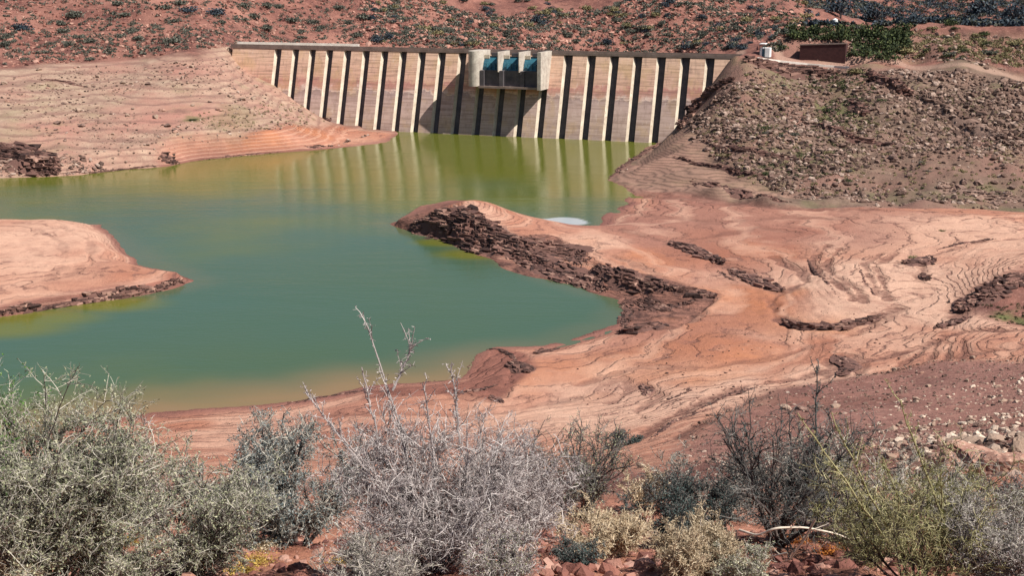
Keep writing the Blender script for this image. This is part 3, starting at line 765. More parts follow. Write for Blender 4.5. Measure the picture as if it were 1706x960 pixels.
def rubble(name, poly, n, smin, smax, mat, label, patch=0.0, **kw):
    q, P, d = sample_px(poly, n)
    dn = fbm(P[:, 0], P[:, 1], 22, 4, 120)
    ok = (d > 0.3) & (sdf(P[:, 0], P[:, 1], R_TERR) < 1) & (dn * patch + RNG.uniform(0, 1, len(P)) > .0 + .5 * patch * .35); P = P[ok]; dn = dn[ok]
    S = smin + (smax - smin) * RNG.power(0.30, len(P)) ** 1.5 * (1 + patch * .25 * dn)
    P[:, 2] += S * .1
    V, Fs = stones(P, S, **kw)
    o = new_mesh(name, V, Fs, mat); tag(o, label, 'rubble', kind='stuff'); return o

rubble('rubble', [(1020, 296), (1090, 250), (1150, 200), (1180, 165), (1240, 108), (1300, 108), (1706, 135), (1780, 140), (1780, 345), (1450, 340), (1330, 335), (1180, 300), (1060, 300)], 46000, .06, .55, M['rubble'], 'angular brown rubble covering the slope right of the dam', patch=1.5)
rubble('rubble', [(0, 130), (200, 105), (385, 95), (560, 212), (480, 216), (300, 230), (270, 268), (120, 288), (-40, 292), (-60, 150)], 9000, .05, .30, M['rubble'], 'small pale stones strewn over the bleached left bank', patch=2.0)
rubble('clods', [(1010, 380), (1240, 350), (1700, 360), (1700, 600), (1400, 640), (1080, 720), (860, 780), (400, 760), (700, 680), (1060, 590)], 3800, .02, .10, M['darkrock'], 'small dark clods and crumbs lying on the dried mud', patch=2.6)
rubble('rubble', [(0, 255), (30, 250), (110, 262), (290, 262), (640, 232), (560, 244), (400, 262), (280, 274), (130, 290), (0, 296)], 2600, .08, .5, M['rubble'], 'broken stones along the far left waterline')
rubble('rubble', [(1180, 690), (1330, 655), (1500, 610), (1706, 585), (1800, 580), (1800, 800), (1560, 830), (1300, 830), (1110, 780)], 8000, .03, .15, M['rubble'], 'loose reddish stones scattered on the near right slope')
rubble('rubble', [(1420, 690), (1706, 640), (1790, 640), (1790, 770), (1500, 800)], 1800, .03, .22, M['whiterock'], 'pale stones thick on the near right slope above the bushes')
rubble('pebbles', [(-60, 870), (1800, 840), (1800, 1010), (-60, 1010)], 9000, .008, .07, M['redstone'], 'red pebbles and chips on the foreground soil')
rubble('rubble', [(0, 0), (620, 0), (600, 70), (390, 74), (200, 92), (0, 112)], 6500, .10, .6, M['redstone'], 'red stones on the hillside above the left bank')
rubble('rubble', [(600, 0), (1400, 0), (1340, 44), (1270, 88), (600, 76)], 11000, .15, .9, M['redstone'], 'red broken rock on the hill behind the dam')
rubble('rubble', [(1330, 50), (1780, 55), (1780, 125), (1530, 105), (1350, 98)], 2200, .10, .55, M['rubble'], 'stones and clods on the cut bank above the track')

def ledge(line, width, label, n, size, cat='rock ledge', group=None, mat='darkrock', up=.25, stretch=2.2, rise=0.0):
    """an outcrop: angular blocks packed in beds along a line on the ground, joined as one thing"""
    W = np.array([place(u, v) for u, v in line]); seg = np.linalg.norm(np.diff(W[:, :2], axis=0), axis=1)
    cum = np.concatenate([[0], np.cumsum(seg)]); s = RNG.uniform(0, cum[-1], n)
    i = np.clip(np.searchsorted(cum, s) - 1, 0, len(seg) - 1); f = (s - cum[i]) / seg[i]
    P = W[i] * (1 - f)[:, None] + W[i + 1] * f[:, None]
    dr = (W[i + 1] - W[i])[:, :2] / seg[i][:, None]; nr = np.stack([-dr[:, 1], dr[:, 0]], 1)
    taper = np.sin(np.clip(s / cum[-1], .03, .97) * math.pi) ** .5
    off = RNG.normal(0, .38, n) * width * taper
    P[:, :2] += nr * off[:, None]
    P[:, 2] = ground_z(P[:, 0].copy(), P[:, 1].copy()) + RNG.uniform(-.3, 1, n) * up * size + rise * np.clip(1 - np.abs(off) / width, 0, 1)
    S = size * RNG.uniform(.35, 1.1, n) * taper
    V, Fs = stones(P, S, squash=.5, jit=.3, cube=True, align=np.arctan2(dr[:, 1], dr[:, 0]), stretch=stretch)
    # the bed the blocks break out of: one lumpy strip that joins them
    ns, nw = max(12, int(cum[-1] / .35)), 11
    ss = np.linspace(0, cum[-1], ns); i = np.clip(np.searchsorted(cum, ss) - 1, 0, len(seg) - 1); f = ((ss - cum[i]) / seg[i])[:, None]
    A = W[i] * (1 - f) + W[i + 1] * f; d2 = (W[i + 1] - W[i])[:, :2] / seg[i][:, None]; n2 = np.stack([-d2[:, 1], d2[:, 0]], 1)
    e = np.linspace(-1, 1, nw); tp = np.sin(np.clip(ss / cum[-1], 0, 1) * math.pi) ** .5
    wob = 1 + .5 * fbm(A[:, 0], A[:, 1], 2.0, 3, 77)
    X = A[:, None, :2] + n2[:, None, :] * (e[None, :, None] * (width * 1.05 * tp * wob)[:, None, None])
    xx, yy2 = X[..., 0].ravel(), X[..., 1].ravel(); gz = ground_z(xx.copy(), yy2.copy()).reshape(ns, nw)
    hump = (1 - e[None] ** 2) * tp[:, None] * (size * .45 + rise * .9) - .06 + .35 * size * fbm(xx, yy2, .9, 3, 78).reshape(ns, nw) * tp[:, None]
    BV = np.stack([xx, yy2, (gz + hump).ravel()], 1)
    ii, jj = np.meshgrid(np.arange(ns - 1), np.arange(nw - 1), indexing='ij'); b0 = (ii * nw + jj).ravel()
    tri = np.concatenate([np.stack([b0, b0 + 1, b0 + nw + 1], 1), np.stack([b0, b0 + nw + 1, b0 + nw], 1)])
    V, Fs = merge([(BV, tri), (V, Fs)])
    c = W[len(W) // 2]
    o = new_mesh('rock_ledge', V - c, Fs, M[mat]); o.location = c
    return tag(o, label, cat, group)

ledge([(690, 372), (740, 364), (790, 385), (840, 410), (880, 432)], 3.4, 'jagged dark rock face on the water side of the pointed spit', 700, .55, rise=.2)
ledge([(752, 362), (775, 362), (800, 378), (812, 392)], 1.6, 'black broken crest rocks at the tip end of the pointed spit', 160, .6, rise=.35)
ledge([(850, 418), (900, 440), (950, 462), (1010, 486)], 2.6, 'brown stepped rock beds low along the spit shoreline', 520, .42)
ledge([(800, 392), (880, 412), (950, 425), (975, 445)], 3.0, 'purple brown shelf of layered rock on the broad back of the spit', 420, .32)
ledge([(985, 452), (1040, 464), (1090, 476), (1115, 488)], 1.7, 'dark slabby outcrop at the inner end of the spit', 320, .42, rise=.2)
ledge([(1115, 484), (1150, 488), (1195, 496)], 1.2, 'rounded dark outcrop at the end of the spit beside the orange mud', 170, .40, rise=.35)
ledge([(1030, 556), (1060, 550), (1110, 543)], 1.3, 'dark ledge lying on the shore at the narrow head of the water', 220, .4, rise=.15)
ledge([(1105, 516), (1135, 508), (1160, 502)], .5, 'thin dark rim of rock below the end of the spit', 70, .25)
ledge([(1116, 404), (1140, 412), (1170, 424), (1206, 440)], 1.35, 'long dark rock ledge alone on the orange mud flat right of the spit', 230, .5, rise=.15)
ledge([(1216, 448), (1240, 460), (1270, 474), (1304, 484)], 1.25, 'second dark ledge, lower and further right across the mud flat', 190, .42)
ledge([(1303, 536), (1330, 546), (1380, 548), (1430, 540), (1470, 528)], .85, 'curved black ledge under the striped mud mound', 260, .36, rise=.25)
ledge([(1505, 438), (1530, 440), (1548, 430)], 1.5, 'small tilted dark rock heap on the pale right mud flat', 130, .45, rise=.2)
ledge([(1535, 455), (1545, 468)], .5, 'little dark rock tail below the tilted heap on the right flat', 30, .26)
ledge([(1560, 416), (1610, 404), (1660, 398)], .4, 'thin broken line of dark stones on the far right flat', 70, .26)
ledge([(1600, 520), (1640, 490), (1680, 470), (1720, 462)], 2.2, 'dark layered knoll at the right edge above the green patch', 380, .42, rise=.2)
ledge([(1560, 548), (1590, 536), (1620, 528)], .8, 'dark rubble slope running down from the right edge knoll', 110, .3)
ledge([(850, 606), (868, 612), (880, 622)], 1.1, 'small black knot of rock on the near shore shelf', 130, .32, rise=.12)
ledge([(890, 588), (912, 584), (932, 580)], .8, 'small dark rock ledge at the waterline right of the near shelf', 70, .22)
ledge([(806, 584), (830, 582), (850, 592), (862, 602)], .35, 'thin dark rim rock along the top of the near shelf', 80, .2)
ledge([(815, 660), (830, 665), (838, 672)], .45, 'tiny dark outcrop below the near shelf', 40, .18)
ledge([(0, 524), (60, 514), (130, 505), (200, 494), (260, 484), (308, 472)], .5, 'black undercut rock edge of the left spit at the waterline', 560, .42, rise=.25)
ledge([(185, 378), (200, 398), (222, 424), (240, 436)], .5, 'dark crumbling rim on the far side of the left spit', 90, .26)
ledge([(-20, 244), (30, 258), (66, 272), (98, 289)], 4.2, 'black slanting strata at the far left waterline', 420, .8, stretch=3.2, rise=.2)
ledge([(268, 262), (284, 268), (298, 272)], 1.3, 'small black crack of rock at the left bank waterline', 60, .5)
ledge([(508, 243), (520, 246), (545, 244)], .6, 'dark stones at the waterline of the orange left bank', 40, .35)
ledge([(545, 196), (552, 202), (562, 204)], 1.3, 'dark boulder pile against the foot of the dam ribs', 60, .75, rise=.6)
ledge([(380, 84), (390, 92), (398, 98)], 1.6, 'cream white broken rock under the left end of the dam', 90, .7, mat='whiterock', rise=.4)
ledge([(1225, 130), (1195, 150), (1170, 168), (1150, 192), (1135, 215)], 2.0, 'dark jagged rocks where the right slope meets the dam', 260, .8, rise=.3)
ledge([(1100, 238), (1060, 262), (1025, 288), (1012, 300)], .8, 'dark rim of rock at the waterline of the right slope', 150, .4)
ledge([(1240, 104), (1290, 112), (1345, 118), (1395, 122)], 2.2, 'dark boulders below the track edge by the hut', 210, .8, rise=.3)
ledge([(1448, 122), (1475, 138), (1500, 150), (1520, 160)], 2.0, 'black cleft of rock below the round yellow green bush', 130, 1.0, rise=.7)
ledge([(1530, 160), (1570, 184), (1610, 208), (1650, 228), (1700, 256)], 2.2, 'long ridge of grey boulders descending to the right edge', 330, .75, mat='rubble', rise=1.0, stretch=1.2)
ledge([(1170, 236), (1230, 250), (1300, 262), (1350, 270)], .9, 'upper step of broken rock crossing the lower right slope', 150, .45, rise=.3)
ledge([(1120, 262), (1180, 276), (1250, 290), (1310, 300)], .8, 'lower step of broken rock crossing the lower right slope', 150, .4, rise=.25)
ledge([(1350, 210), (1420, 232), (1500, 244)], 1.0, 'grey rock step in the middle of the right slope', 100, .6, rise=.3)
ledge([(100, 289), (150, 288), (210, 282), (265, 275)], .5, 'dark broken stones along the waterline of the bleached left bank', 170, .34)
ledge([(330, 266), (400, 258), (470, 252)], .35, 'thin dark crust along the orange shore left of the dam', 90, .24)
ledge([(60, 132), (110, 136), (150, 146)], .8, 'reddish brown eroded lip high on the left bank', 70, .35)
ledge([(1410, 165), (1430, 178), (1440, 195)], 1.3, 'dark gully rocks in the middle of the right slope', 60, .8)
ledge([(1150, 300), (1220, 318), (1290, 332), (1320, 338)], 1.6, 'dark brown bed of rock at the foot of the right slope', 260, .45)
ledge([(1560, 300), (1610, 318), (1660, 330), (1706, 335)], 3.0, 'pile of grey boulders at the foot of the slope, right edge', 300, .55, mat='rubble', stretch=1.1)
ledge([(1390, 590), (1420, 610), (1400, 625)], .9, 'small striped dark mound in the middle of the near mud', 50, .22)
ledge([(1066, 640), (1082, 650), (1075, 662)], .5, 'dark clods on the near mud above the dark branched bush', 30, .16)
ledge([(1160, 645), (1130, 660), (1100, 672)], .3, 'short line of dark clods left by an old shoreline', 45, .13)

ledge([(1040, 505), (1044, 525), (1038, 545)], 1.2, 'crumbling red brown bank at the narrow head of the water', 150, .3, mat='darkrock')
ledge([(1060, 500), (1090, 512), (1120, 520)], 1.6, 'rough brown broken ground between the spit and the head of the water', 160, .3)
ledge([(790, 600), (775, 618), (755, 630), (700, 640)], .3, 'thin dark eroded edge of the near shelf at the waterline', 130, .18)
ledge([(650, 645), (600, 652), (540, 662), (480, 672)], .25, 'broken dark waterline crust left of the near shelf', 110, .14)
ledge([(830, 640), (800, 650), (760, 655)], .4, 'low dark clods across the near shelf', 60, .18)
ledge([(1345, 430), (1360, 455), (1385, 480), (1400, 500)], .22, 'thin curved stripe of clods on the mud mound, left one', 60, .13)
ledge([(1430, 440), (1440, 470), (1460, 495)], .22, 'thin curved stripe of clods on the mud mound, right one', 50, .13)
ledge([(1180, 680), (1120, 705), (1080, 735)], .35, 'dark gravelly strip at the lower end of the mud', 90, .16)
ledge([(1290, 640), (1220, 655), (1150, 690)], .3, 'thin dark gravel line along the lower mud edge', 90, .13)
ledge([(1230, 470), (1210, 462), (1195, 450)], .3, 'short dark crumbs joining the two mud flat ledges', 30, .16)

# hero boulders, each with its own label
def boulder_mesh(seed, squash=.7, sub=2):
    import bmesh
    rg = random.Random(seed); bm = bmesh.new(); bmesh.ops.create_icosphere(bm, subdivisions=sub, radius=1)
    pl = [(Vector((rg.gauss(0, 1), rg.gauss(0, 1), rg.gauss(0, 1))).normalized(), rg.uniform(.5, .85)) for _ in range(9)]
    for v in bm.verts:
        for nrm, dd in pl:
            k = v.co.dot(nrm)
            if k > dd: v.co -= nrm * (k - dd)
        v.co *= rg.uniform(.96, 1.04); v.co.z *= squash
    for v in bm.verts:
        from mathutils import noise as mn
        v.co *= 1 + .09 * mn.fractal(v.co * 1.7 + Vector((seed, 0, 0)), .8, 2, 5)
    me = bpy.data.meshes.new('boulder'); bm.to_mesh(me); bm.free(); return me
protos = []
for k in range(7):
    me = boulder_mesh(k, .55 + .08 * (k % 4), 4); me.materials.append(M[('boulder_brown', 'boulder_red', 'whiterock', 'boulder_brown', 'boulder_brown', 'boulder_red', 'boulder_brown')[k]]); protos.append(me)
def boulder(u, v, r, k, label, group=None, rz=None, sc=(1, 1, 1)):
    o = bpy.data.objects.new('boulder', protos[k]); COL.objects.link(o); x, y, z = place(u, v)
    o.location = (x, y, z + r * .18); o.scale = (r * sc[0], r * sc[1], r * sc[2]); o.rotation_euler = (RNG.uniform(-.25, .25), RNG.uniform(-.25, .25), RNG.uniform(0, 6.28) if rz is None else rz)
    return tag(o, label, 'boulder', group)
for q in ((1672, 790, .62, 1, 'big rounded pinkish boulder with a pale edge near the right frame edge', (1, .9, 1.15)),
          (1700, 772, .5, 2, 'slab of pale rock at the right of the big rounded boulder', (1, .6, 1.6)),
          (1625, 768, .75, 5, 'wide flat pinkish boulder left of the big rounded boulder', (1.6, 1, .7)),
          (1570, 788, .5, 1, 'brown upright block between the dark cleft and the flat boulder', (.8, .8, 1.5)),
          (1612, 742, .42, 2, 'cream slab topping the low rock step on the right slope', (1.9, 1, .6)),
          (1655, 738, .38, 2, 'cream block at the right end of the low rock step', (1.5, 1, .8)),
          (1720, 742, .42, 2, 'cream block at the very right edge of the low rock step', (1.5, 1, .8)),
          (1310, 682, .42, 2, 'cream stone above the bare black bush', (1.3, 1, .7)),
          (1360, 680, .40, 4, 'grey stone behind the tall thin shoot', (1.3, 1, .8)),
          (1392, 680, .36, 2, 'pale stone right of the tall thin shoot', (1.2, 1, .8)),
          (1335, 684, .38, 3, 'dark grey stone left of the tall thin shoot', (1.3, 1, .8)),
          (600, 870, .22, 1, 'reddish stone behind the thorny grey bush', (1.4, 1, .9)),
          (378, 915, .13, 5, 'red stone with a dark hollow below the blue grey bush', (1.5, 1, .6)),
          (368, 938, .07, 4, 'small dark stone on the red soil at the bottom left', (1.5, 1, .6)),
          (470, 890, .14, 2, 'cream stone under the trunk of the blue grey bush', (1.4, 1, .6)),
          (620, 905, .12, 2, 'pale pink stone left of the thorny bush root', (1.4, 1, .6)),
          (1410, 940, .10, 1, 'brown rock under the fallen branch', (1.4, 1, .6)),
          (1440, 925, .10, 5, 'reddish rock right of the pale stick', (1.4, 1, .6)),
          (1070, 780, .25, 2, 'pink pale stone between the bare dark bush and the slope', (1.5, 1, .7)),
          (1415, 262, .5, 2, 'single white stone below the middle of the right slope', (1, 1, 1)),
          (1332, 292, .55, 2, 'white chip of rock near the foot of the right slope', (1.3, 1, .8)),
          (1620, 598, .28, 2, 'small white stone on the mud near the striped mound', (1, 1, 1)),
          (1490, 617, .25, 2, 'lone whitish stone at the edge of the reddish slope', (1, 1, 1))):
    boulder(*q[:5], sc=q[5])
# boulders one can tell on the slopes: individuals, placed by weight
zones = [([(1140, 235), (1190, 165), (1250, 110), (1440, 118), (1520, 180), (1640, 240), (1700, 300), (1700, 335), (1400, 330), (1200, 290)], 120, (.4, .85), 'boulders on the slope right of the dam',
          ('brown boulder', 'grey brown boulder', 'angular boulder', 'pinkish boulder'), ('high on the rubble slope right of the dam', 'halfway up the rubble slope right of the dam', 'low on the rubble slope right of the dam'), (0, 3, 4, 6)),
         ([(1230, 700), (1420, 640), (1700, 600), (1700, 730), (1500, 790), (1300, 800)], 70, (.10, .27), 'stones on the near right slope',
          ('reddish stone', 'pale stone', 'brown stone', 'grey stone'), ('far up the reddish slope at right', 'on the reddish slope above the bushes', 'just above the yellow green shoots'), (1, 2, 3, 5)),
         ([(0, 120), (200, 100), (380, 100), (520, 190), (300, 225), (100, 280), (0, 285)], 50, (.4, .8), 'boulders on the bleached left bank',
          ('pale boulder', 'brown boulder', 'cream boulder', 'pinkish boulder'), ('high on the bleached bank left of the dam', 'in the middle of the bleached left bank', 'low on the bleached left bank'), (2, 0, 2, 5))]
for poly, n, (s0, s1), grp, ad, where, pk in zones:
    q, P, d = sample_px(poly, n)
    vv = (q[:, 1] - q[:, 1].min()) / np.ptp(q[:, 1])
    for i in range(len(P)):
        if d[i] < .5: continue
        k = i % 4; r = float(s0 + (s1 - s0) * RNG.random() ** 1.5)
        o = bpy.data.objects.new('boulder', protos[pk[k]]); COL.objects.link(o)
        o.location = P[i] + np.array([0, 0, r * .2]); o.scale = (r * RNG.uniform(.8, 1.3), r, r * RNG.uniform(.8, 1.1)); o.rotation_euler = (RNG.uniform(-.3, .3), RNG.uniform(-.3, .3), RNG.uniform(0, 6.28))
        tag(o, ad[k] + ' ' + where[min(2, int(vv[i] * 3))], 'boulder', grp)

# ------------------------------------------------------------------ plants: vector helpers
def unit(v): return v / (np.linalg.norm(v, axis=-1, keepdims=True) + 1e-9)

def grow(P, m, length, k, a_par, a_rnd, a_up, curl, lo=.25, rng=RNG, lenvar=.5, upcurl=0.0):
    """m children per parent polyline P (n,K,3); returns (n*m,k,3)"""
    n, K = P.shape[:2]
    t = rng.uniform(lo, 1.0, (n, m)) * (K - 1); i = np.clip(t.astype(int), 0, K - 2); f = (t - i)[..., None]
    r = np.arange(n)[:, None]
    A = P[r, i] * (1 - f) + P[r, i + 1] * f; tg = unit(P[r, i + 1] - P[r, i])
    d = unit(tg * a_par + unit(rng.normal(size=(n, m, 3))) * a_rnd + np.array([0, 0, a_up]))
    L = length * rng.uniform(1 - lenvar, 1 + lenvar, (n, m, 1)) / (k - 1)
    pts = [A]
    for _ in range(k - 1):
        pts.append(pts[-1] + d * L); d = unit(d + rng.normal(size=d.shape) * curl + np.array([0, 0, upcurl]))
    return np.stack(pts, 2).reshape(n * m, k, 3)

def tubes(P, r0, r1, sides=3, rng=RNG):
    n, k = P.shape[:2]
    tg = np.empty_like(P); tg[:, 1:-1] = P[:, 2:] - P[:, :-2]; tg[:, 0] = P[:, 1] - P[:, 0]; tg[:, -1] = P[:, -1] - P[:, -2]; tg = unit(tg)
    ref = unit(rng.normal(size=(n, 1, 3))) * np.ones((1, k, 1))
    a = unit(np.cross(tg, ref)); b = np.cross(tg, a)
    r0 = np.broadcast_to(np.asarray(r0, float), (n,)); r1 = np.broadcast_to(np.asarray(r1, float), (n,))
    R = (r0[:, None] + (r1 - r0)[:, None] * np.linspace(0, 1, k)[None])[..., None, None]
    an = np.linspace(0, 2 * math.pi, sides, endpoint=False)
    V = P[:, :, None, :] + R * (a[:, :, None, :] * np.cos(an)[:, None] + b[:, :, None, :] * np.sin(an)[:, None])
    V = V.reshape(-1, 3)
    base = (np.arange(n) * k * sides)[:, None, None] + (np.arange(k - 1) * sides)[None, :, None]
    j = np.arange(sides)[None, None, :]; j2 = (j + 1) % sides
    Fq = np.stack([base + j, base + j2, base + j2 + sides, base + j + sides], -1).reshape(-1, 4)
    return V, Fq

def leafs(C, size, aspect=.5, rng=RNG, updir=None):
    n = len(C); a = unit(rng.normal(size=(n, 3)) + (0 if updir is None else updir)); b = unit(np.cross(a, rng.normal(size=(n, 3))))
    s = size * rng.uniform(.6, 1.4, (n, 1))
    V = np.stack([C - a * s * .1, C + a * s * .5 + b * s * aspect * .5, C + a * s, C + a * s * .5 - b * s * aspect * .5], 1).reshape(-1, 3)
    return V, (np.arange(n * 4).reshape(n, 4))


def along(P, m, rng=RNG, lo=0.0):
    n, K = P.shape[:2]; t = rng.uniform(lo, 1, (n, m)) * (K - 1); i = np.clip(t.astype(int), 0, K - 2); f = (t - i)[..., None]; r = np.arange(n)[:, None]
    return (P[r, i] * (1 - f) + P[r, i + 1] * f).reshape(-1, 3)

M['bark_dark'] = mat_island('dark_bark', [(0, (0.045, 0.035, 0.035)), (1, (0.13, 0.10, 0.09))])
M['bark_grey'] = mat_island('grey_bark', [(0, (0.12, 0.10, 0.095)), (.5, (0.25, 0.21, 0.20)), (1, (0.42, 0.37, 0.34))])
M['twig_pale'] = mat_island('pale_twigs', [(0, (0.10, 0.08, 0.08)), (.5, (0.32, 0.28, 0.27)), (1, (0.66, 0.61, 0.58))])
M['twig_grey'] = mat_island('grey_twigs', [(0, (0.09, 0.085, 0.075)), (.5, (0.28, 0.26, 0.22)), (1, (0.54, 0.50, 0.43))])
M['twig_tan'] = mat_island('straw_twigs', [(0, (0.26, 0.19, 0.12)), (.5, (0.46, 0.36, 0.24)), (1, (0.66, 0.56, 0.40))])
M['twig_dark'] = mat_island('dark_twigs', [(0, (0.045, 0.045, 0.045)), (.6, (0.11, 0.105, 0.10)), (1, (0.24, 0.22, 0.20))])
M['twig_olive'] = mat_island('olive_twigs', [(0, (0.10, 0.095, 0.05)), (.5, (0.24, 0.22, 0.11)), (1, (0.42, 0.38, 0.22))])
M['leaf_sage'] = mat_island('sage_leaves', [(0, (0.12, 0.15, 0.09)), (.5, (0.34, 0.36, 0.22)), (1, (0.62, 0.61, 0.42))], trans=.25)
M['leaf_green'] = mat_island('fresh_leaves', [(0, (0.05, 0.13, 0.025)), (.6, (0.13, 0.27, 0.06)), (1, (0.24, 0.38, 0.12))], trans=.3)
M['leaf_blue'] = mat_island('blue_grey_leaves', [(0, (0.06, 0.085, 0.09)), (.5, (0.18, 0.215, 0.215)), (1, (0.42, 0.45, 0.44))], trans=.2)
M['leaf_teal'] = mat_island('dark_teal_leaves', [(0, (0.025, 0.05, 0.05)), (.5, (0.06, 0.10, 0.095)), (1, (0.15, 0.19, 0.175))], trans=.2)
M['leaf_olive'] = mat_island('olive_leaves', [(0, (0.08, 0.09, 0.02)), (.5, (0.19, 0.20, 0.06)), (1, (0.36, 0.34, 0.15))], trans=.25)
M['leaf_straw'] = mat_island('straw_leaves', [(0, (0.28, 0.21, 0.13)), (.5, (0.50, 0.40, 0.27)), (1, (0.70, 0.60, 0.45))], trans=.2)
M['leaf_lilac'] = mat_island('lilac_grey_leaves', [(0, (0.18, 0.15, 0.15)), (.5, (0.36, 0.31, 0.31)), (1, (0.60, 0.55, 0.54))], trans=.2)
M['leaf_yellow'] = mat_island('yellow_leaves', [(0, (0.26, 0.17, 0.04)), (1, (0.58, 0.42, 0.12))], trans=.2)
M['leaf_orange'] = mat_island('orange_leaves', [(0, (0.45, 0.14, 0.03)), (1, (0.66, 0.28, 0.07))], trans=.2)

def bush(u, v, hpx, wpx, label, bark, twig, leaf, stems=12, l1=12, l2=9, l3=6, leaves=0, lsize=.016, aspect=.5, shoots=(), seed=1, thick=1.0, lean=(0, 0), round_=.6, cat='bush', name='bush', sink=.0, leaf2=None, low=.2, droop=0.0):
    rg = np.random.default_rng(seed)
    x, y, z = place(u, v); dist = math.hypot(y, HC - z)
    s = dist / F; Hh = hpx * s; Wd = wpx * s
    # stems fan from the root to tips on a dome
    n = stems; ang = rg.uniform(0, 2 * math.pi, n); rad = np.sqrt(rg.uniform(0.03, 1, n))
    tip = np.stack([np.cos(ang) * rad * Wd * .42 + lean[0] * s, np.sin(ang) * rad * Wd * .38 + lean[1] * s, Hh * (1 - round_ * rad ** 2 * .75) * rg.uniform(.72, .92, n)], 1)
    tt = np.linspace(0, 1, 8)[None, :, None]
    ctrl = tip * np.array([.55, .55, .35]) + rg.normal(0, .06 * Wd, (n, 3)) * np.array([1, 1, .3])
    b0 = rg.normal(0, .02 * Wd, (n, 3)) * np.array([1, 1, 0]) + np.array([0, 0, -.05])
    S = (1 - tt) ** 2 * b0[:, None] + 2 * tt * (1 - tt) * ctrl[:, None] + tt ** 2 * tip[:, None]
    S += np.cumsum(rg.normal(0, .012 * Hh, S.shape), 1) * np.linspace(0, 1, 8)[None, :, None]
    size = max(Hh, Wd * .6)
    B1 = grow(S, l1, size * .30, 5, .8, .8, .25, .22, lo=low, rng=rg, upcurl=-droop)
    B2 = grow(B1, l2, size * .13, 4, .6, .9, .12, .28, lo=.15, rng=rg, upcurl=-droop)
    B3 = grow(B2, l3, size * .05, 3, .4, 1.0, .1, .3, lo=.1, rng=rg) if l3 else None
    th = .011 * thick * (size / 1.2) ** .6
    root = empty(name, (x, y, z - sink)); tag(root, label, cat)
    k = dist / 9.0
    ok = lambda A: A[A[:, -1, 2] > -.05] if len(A) else A
    V, Fq = merge([tubes(S, th * 1.2, th * .4, 5, rg), tubes(ok(B1), th * .42, th * .16, 4, rg)])
    new_mesh('branches', V, Fq, M[bark], root, smooth=True)
    tw = [tubes(ok(B2), .0028 * k, .0013 * k, 3, rg)]
    if B3 is not None: tw.append(tubes(ok(B3), .0015 * k, .0008 * k, 3, rg))
    V, Fq = merge(tw); new_mesh('twigs', V, Fq, M[twig], root)
    src = B3 if B3 is not None else B2
    if leaves:
        c = along(ok(src), leaves, rg); c = c + rg.normal(0, .006, c.shape)
        if leaf2 is not None:
            cc = unit(np.array(leaf2[1], float)); sel = (c - np.array([0, 0, Hh * .5])) @ cc > leaf2[2] * size + rg.normal(0, .06 * size, len(c))
            V, Fq = leafs(c[sel], lsize * k, aspect, rg)
            if len(V): new_mesh('green_foliage', V, Fq, M[leaf2[0]], root)
            c = c[~sel]
        V, Fq = leafs(c, lsize * k, aspect, rg); new_mesh('foliage', V, Fq, M[leaf], root)
    # long thorny shoots to given pixels
    for (su, sv, bu, bv) in shoots:
        a, yy, w = [float(q) for q in ray(su, sv)]; kk = (y + rg.uniform(-.15, .15)) / yy
        tipw = np.array([a * kk, yy * kk, HC + w * kk]) - np.array([x, y, z])
        a, yy, w = [float(q) for q in ray(bu, bv)]; kk = (y + rg.uniform(-.1, .1)) / yy
        bw = np.array([a * kk, yy * kk, HC + w * kk]) - np.array([x, y, z])
        t = np.linspace(0, 1, 12)[:, None]; mid = (tipw + bw) / 2 + rg.normal(0, .02, 3) * np.linalg.norm(tipw - bw) * np.array([1, 1, .4])
        C = (1 - t) ** 2 * bw + 2 * t * (1 - t) * mid + t ** 2 * tipw; C += rg.normal(0, .004 * k, C.shape)
        C = C[None]
        br = grow(C, 9, .13 * k, 4, .9, .7, .3, .2, lo=.25, rng=rg)
        thn = grow(C, 46, .032 * k, 2, .1, 1.0, .1, 0, lo=.05, rng=rg)
        thn2 = grow(br, 11, .024 * k, 2, .1, 1.0, .1, 0, lo=.05, rng=rg)
        V, Fq = merge([tubes(C, .0085 * k, .0038 * k, 5, rg), tubes(br, .0036 * k, .0015 * k, 4, rg), tubes(thn, .0030 * k, .0009 * k, 3, rg), tubes(thn2, .0024 * k, .0006 * k, 3, rg)])
        sh = new_mesh('shoot', V, Fq, M[twig if twig != 'twig_grey' else bark], root)
        cl = along(thn, 2, rg); V, Fq = leafs(np.concatenate([cl, along(thn2, 1, rg)]), .013 * k, .5, rg); new_mesh('small_leaves', V, Fq, M[leaf or 'leaf_lilac'], sh)
    return root

bush(100, 985, 331, 350, 'large dense sage green bush filling the bottom left corner', 'bark_dark', 'twig_grey', 'leaf_sage', stems=22, l1=15, l2=10, l3=6, leaves=3, lsize=.017, seed=11, round_=.5, leaf2=('leaf_green', (-.8, 0, .25), .25))
bush(-8, 900, 225, 160, 'bright green shrub just inside the left frame edge', 'bark_dark', 'twig_grey', 'leaf_green', stems=9, l1=9, l2=7, l3=4, leaves=3, lsize=.016, seed=12)
bush(315, 960, 211, 310, 'airy grey green bush between the big sage bush and the blue grey bush', 'bark_dark', 'twig_grey', 'leaf_sage', stems=14, l1=12, l2=9, l3=5, leaves=2, lsize=.015, seed=13, round_=.4)
bush(240, 885, 163, 190, 'thin twiggy grey bush behind the right side of the sage bush', 'bark_grey', 'twig_pale', 'leaf_sage', stems=10, l1=11, l2=8, l3=4, leaves=1, lsize=.014, seed=14)
bush(500, 908, 194, 330, 'rounded blue grey bush with a dark forked trunk', 'bark_dark', 'twig_grey', 'leaf_blue', stems=9, l1=17, l2=12, l3=6, leaves=3, lsize=.014, seed=15, thick=1.9, low=.4, round_=.55)
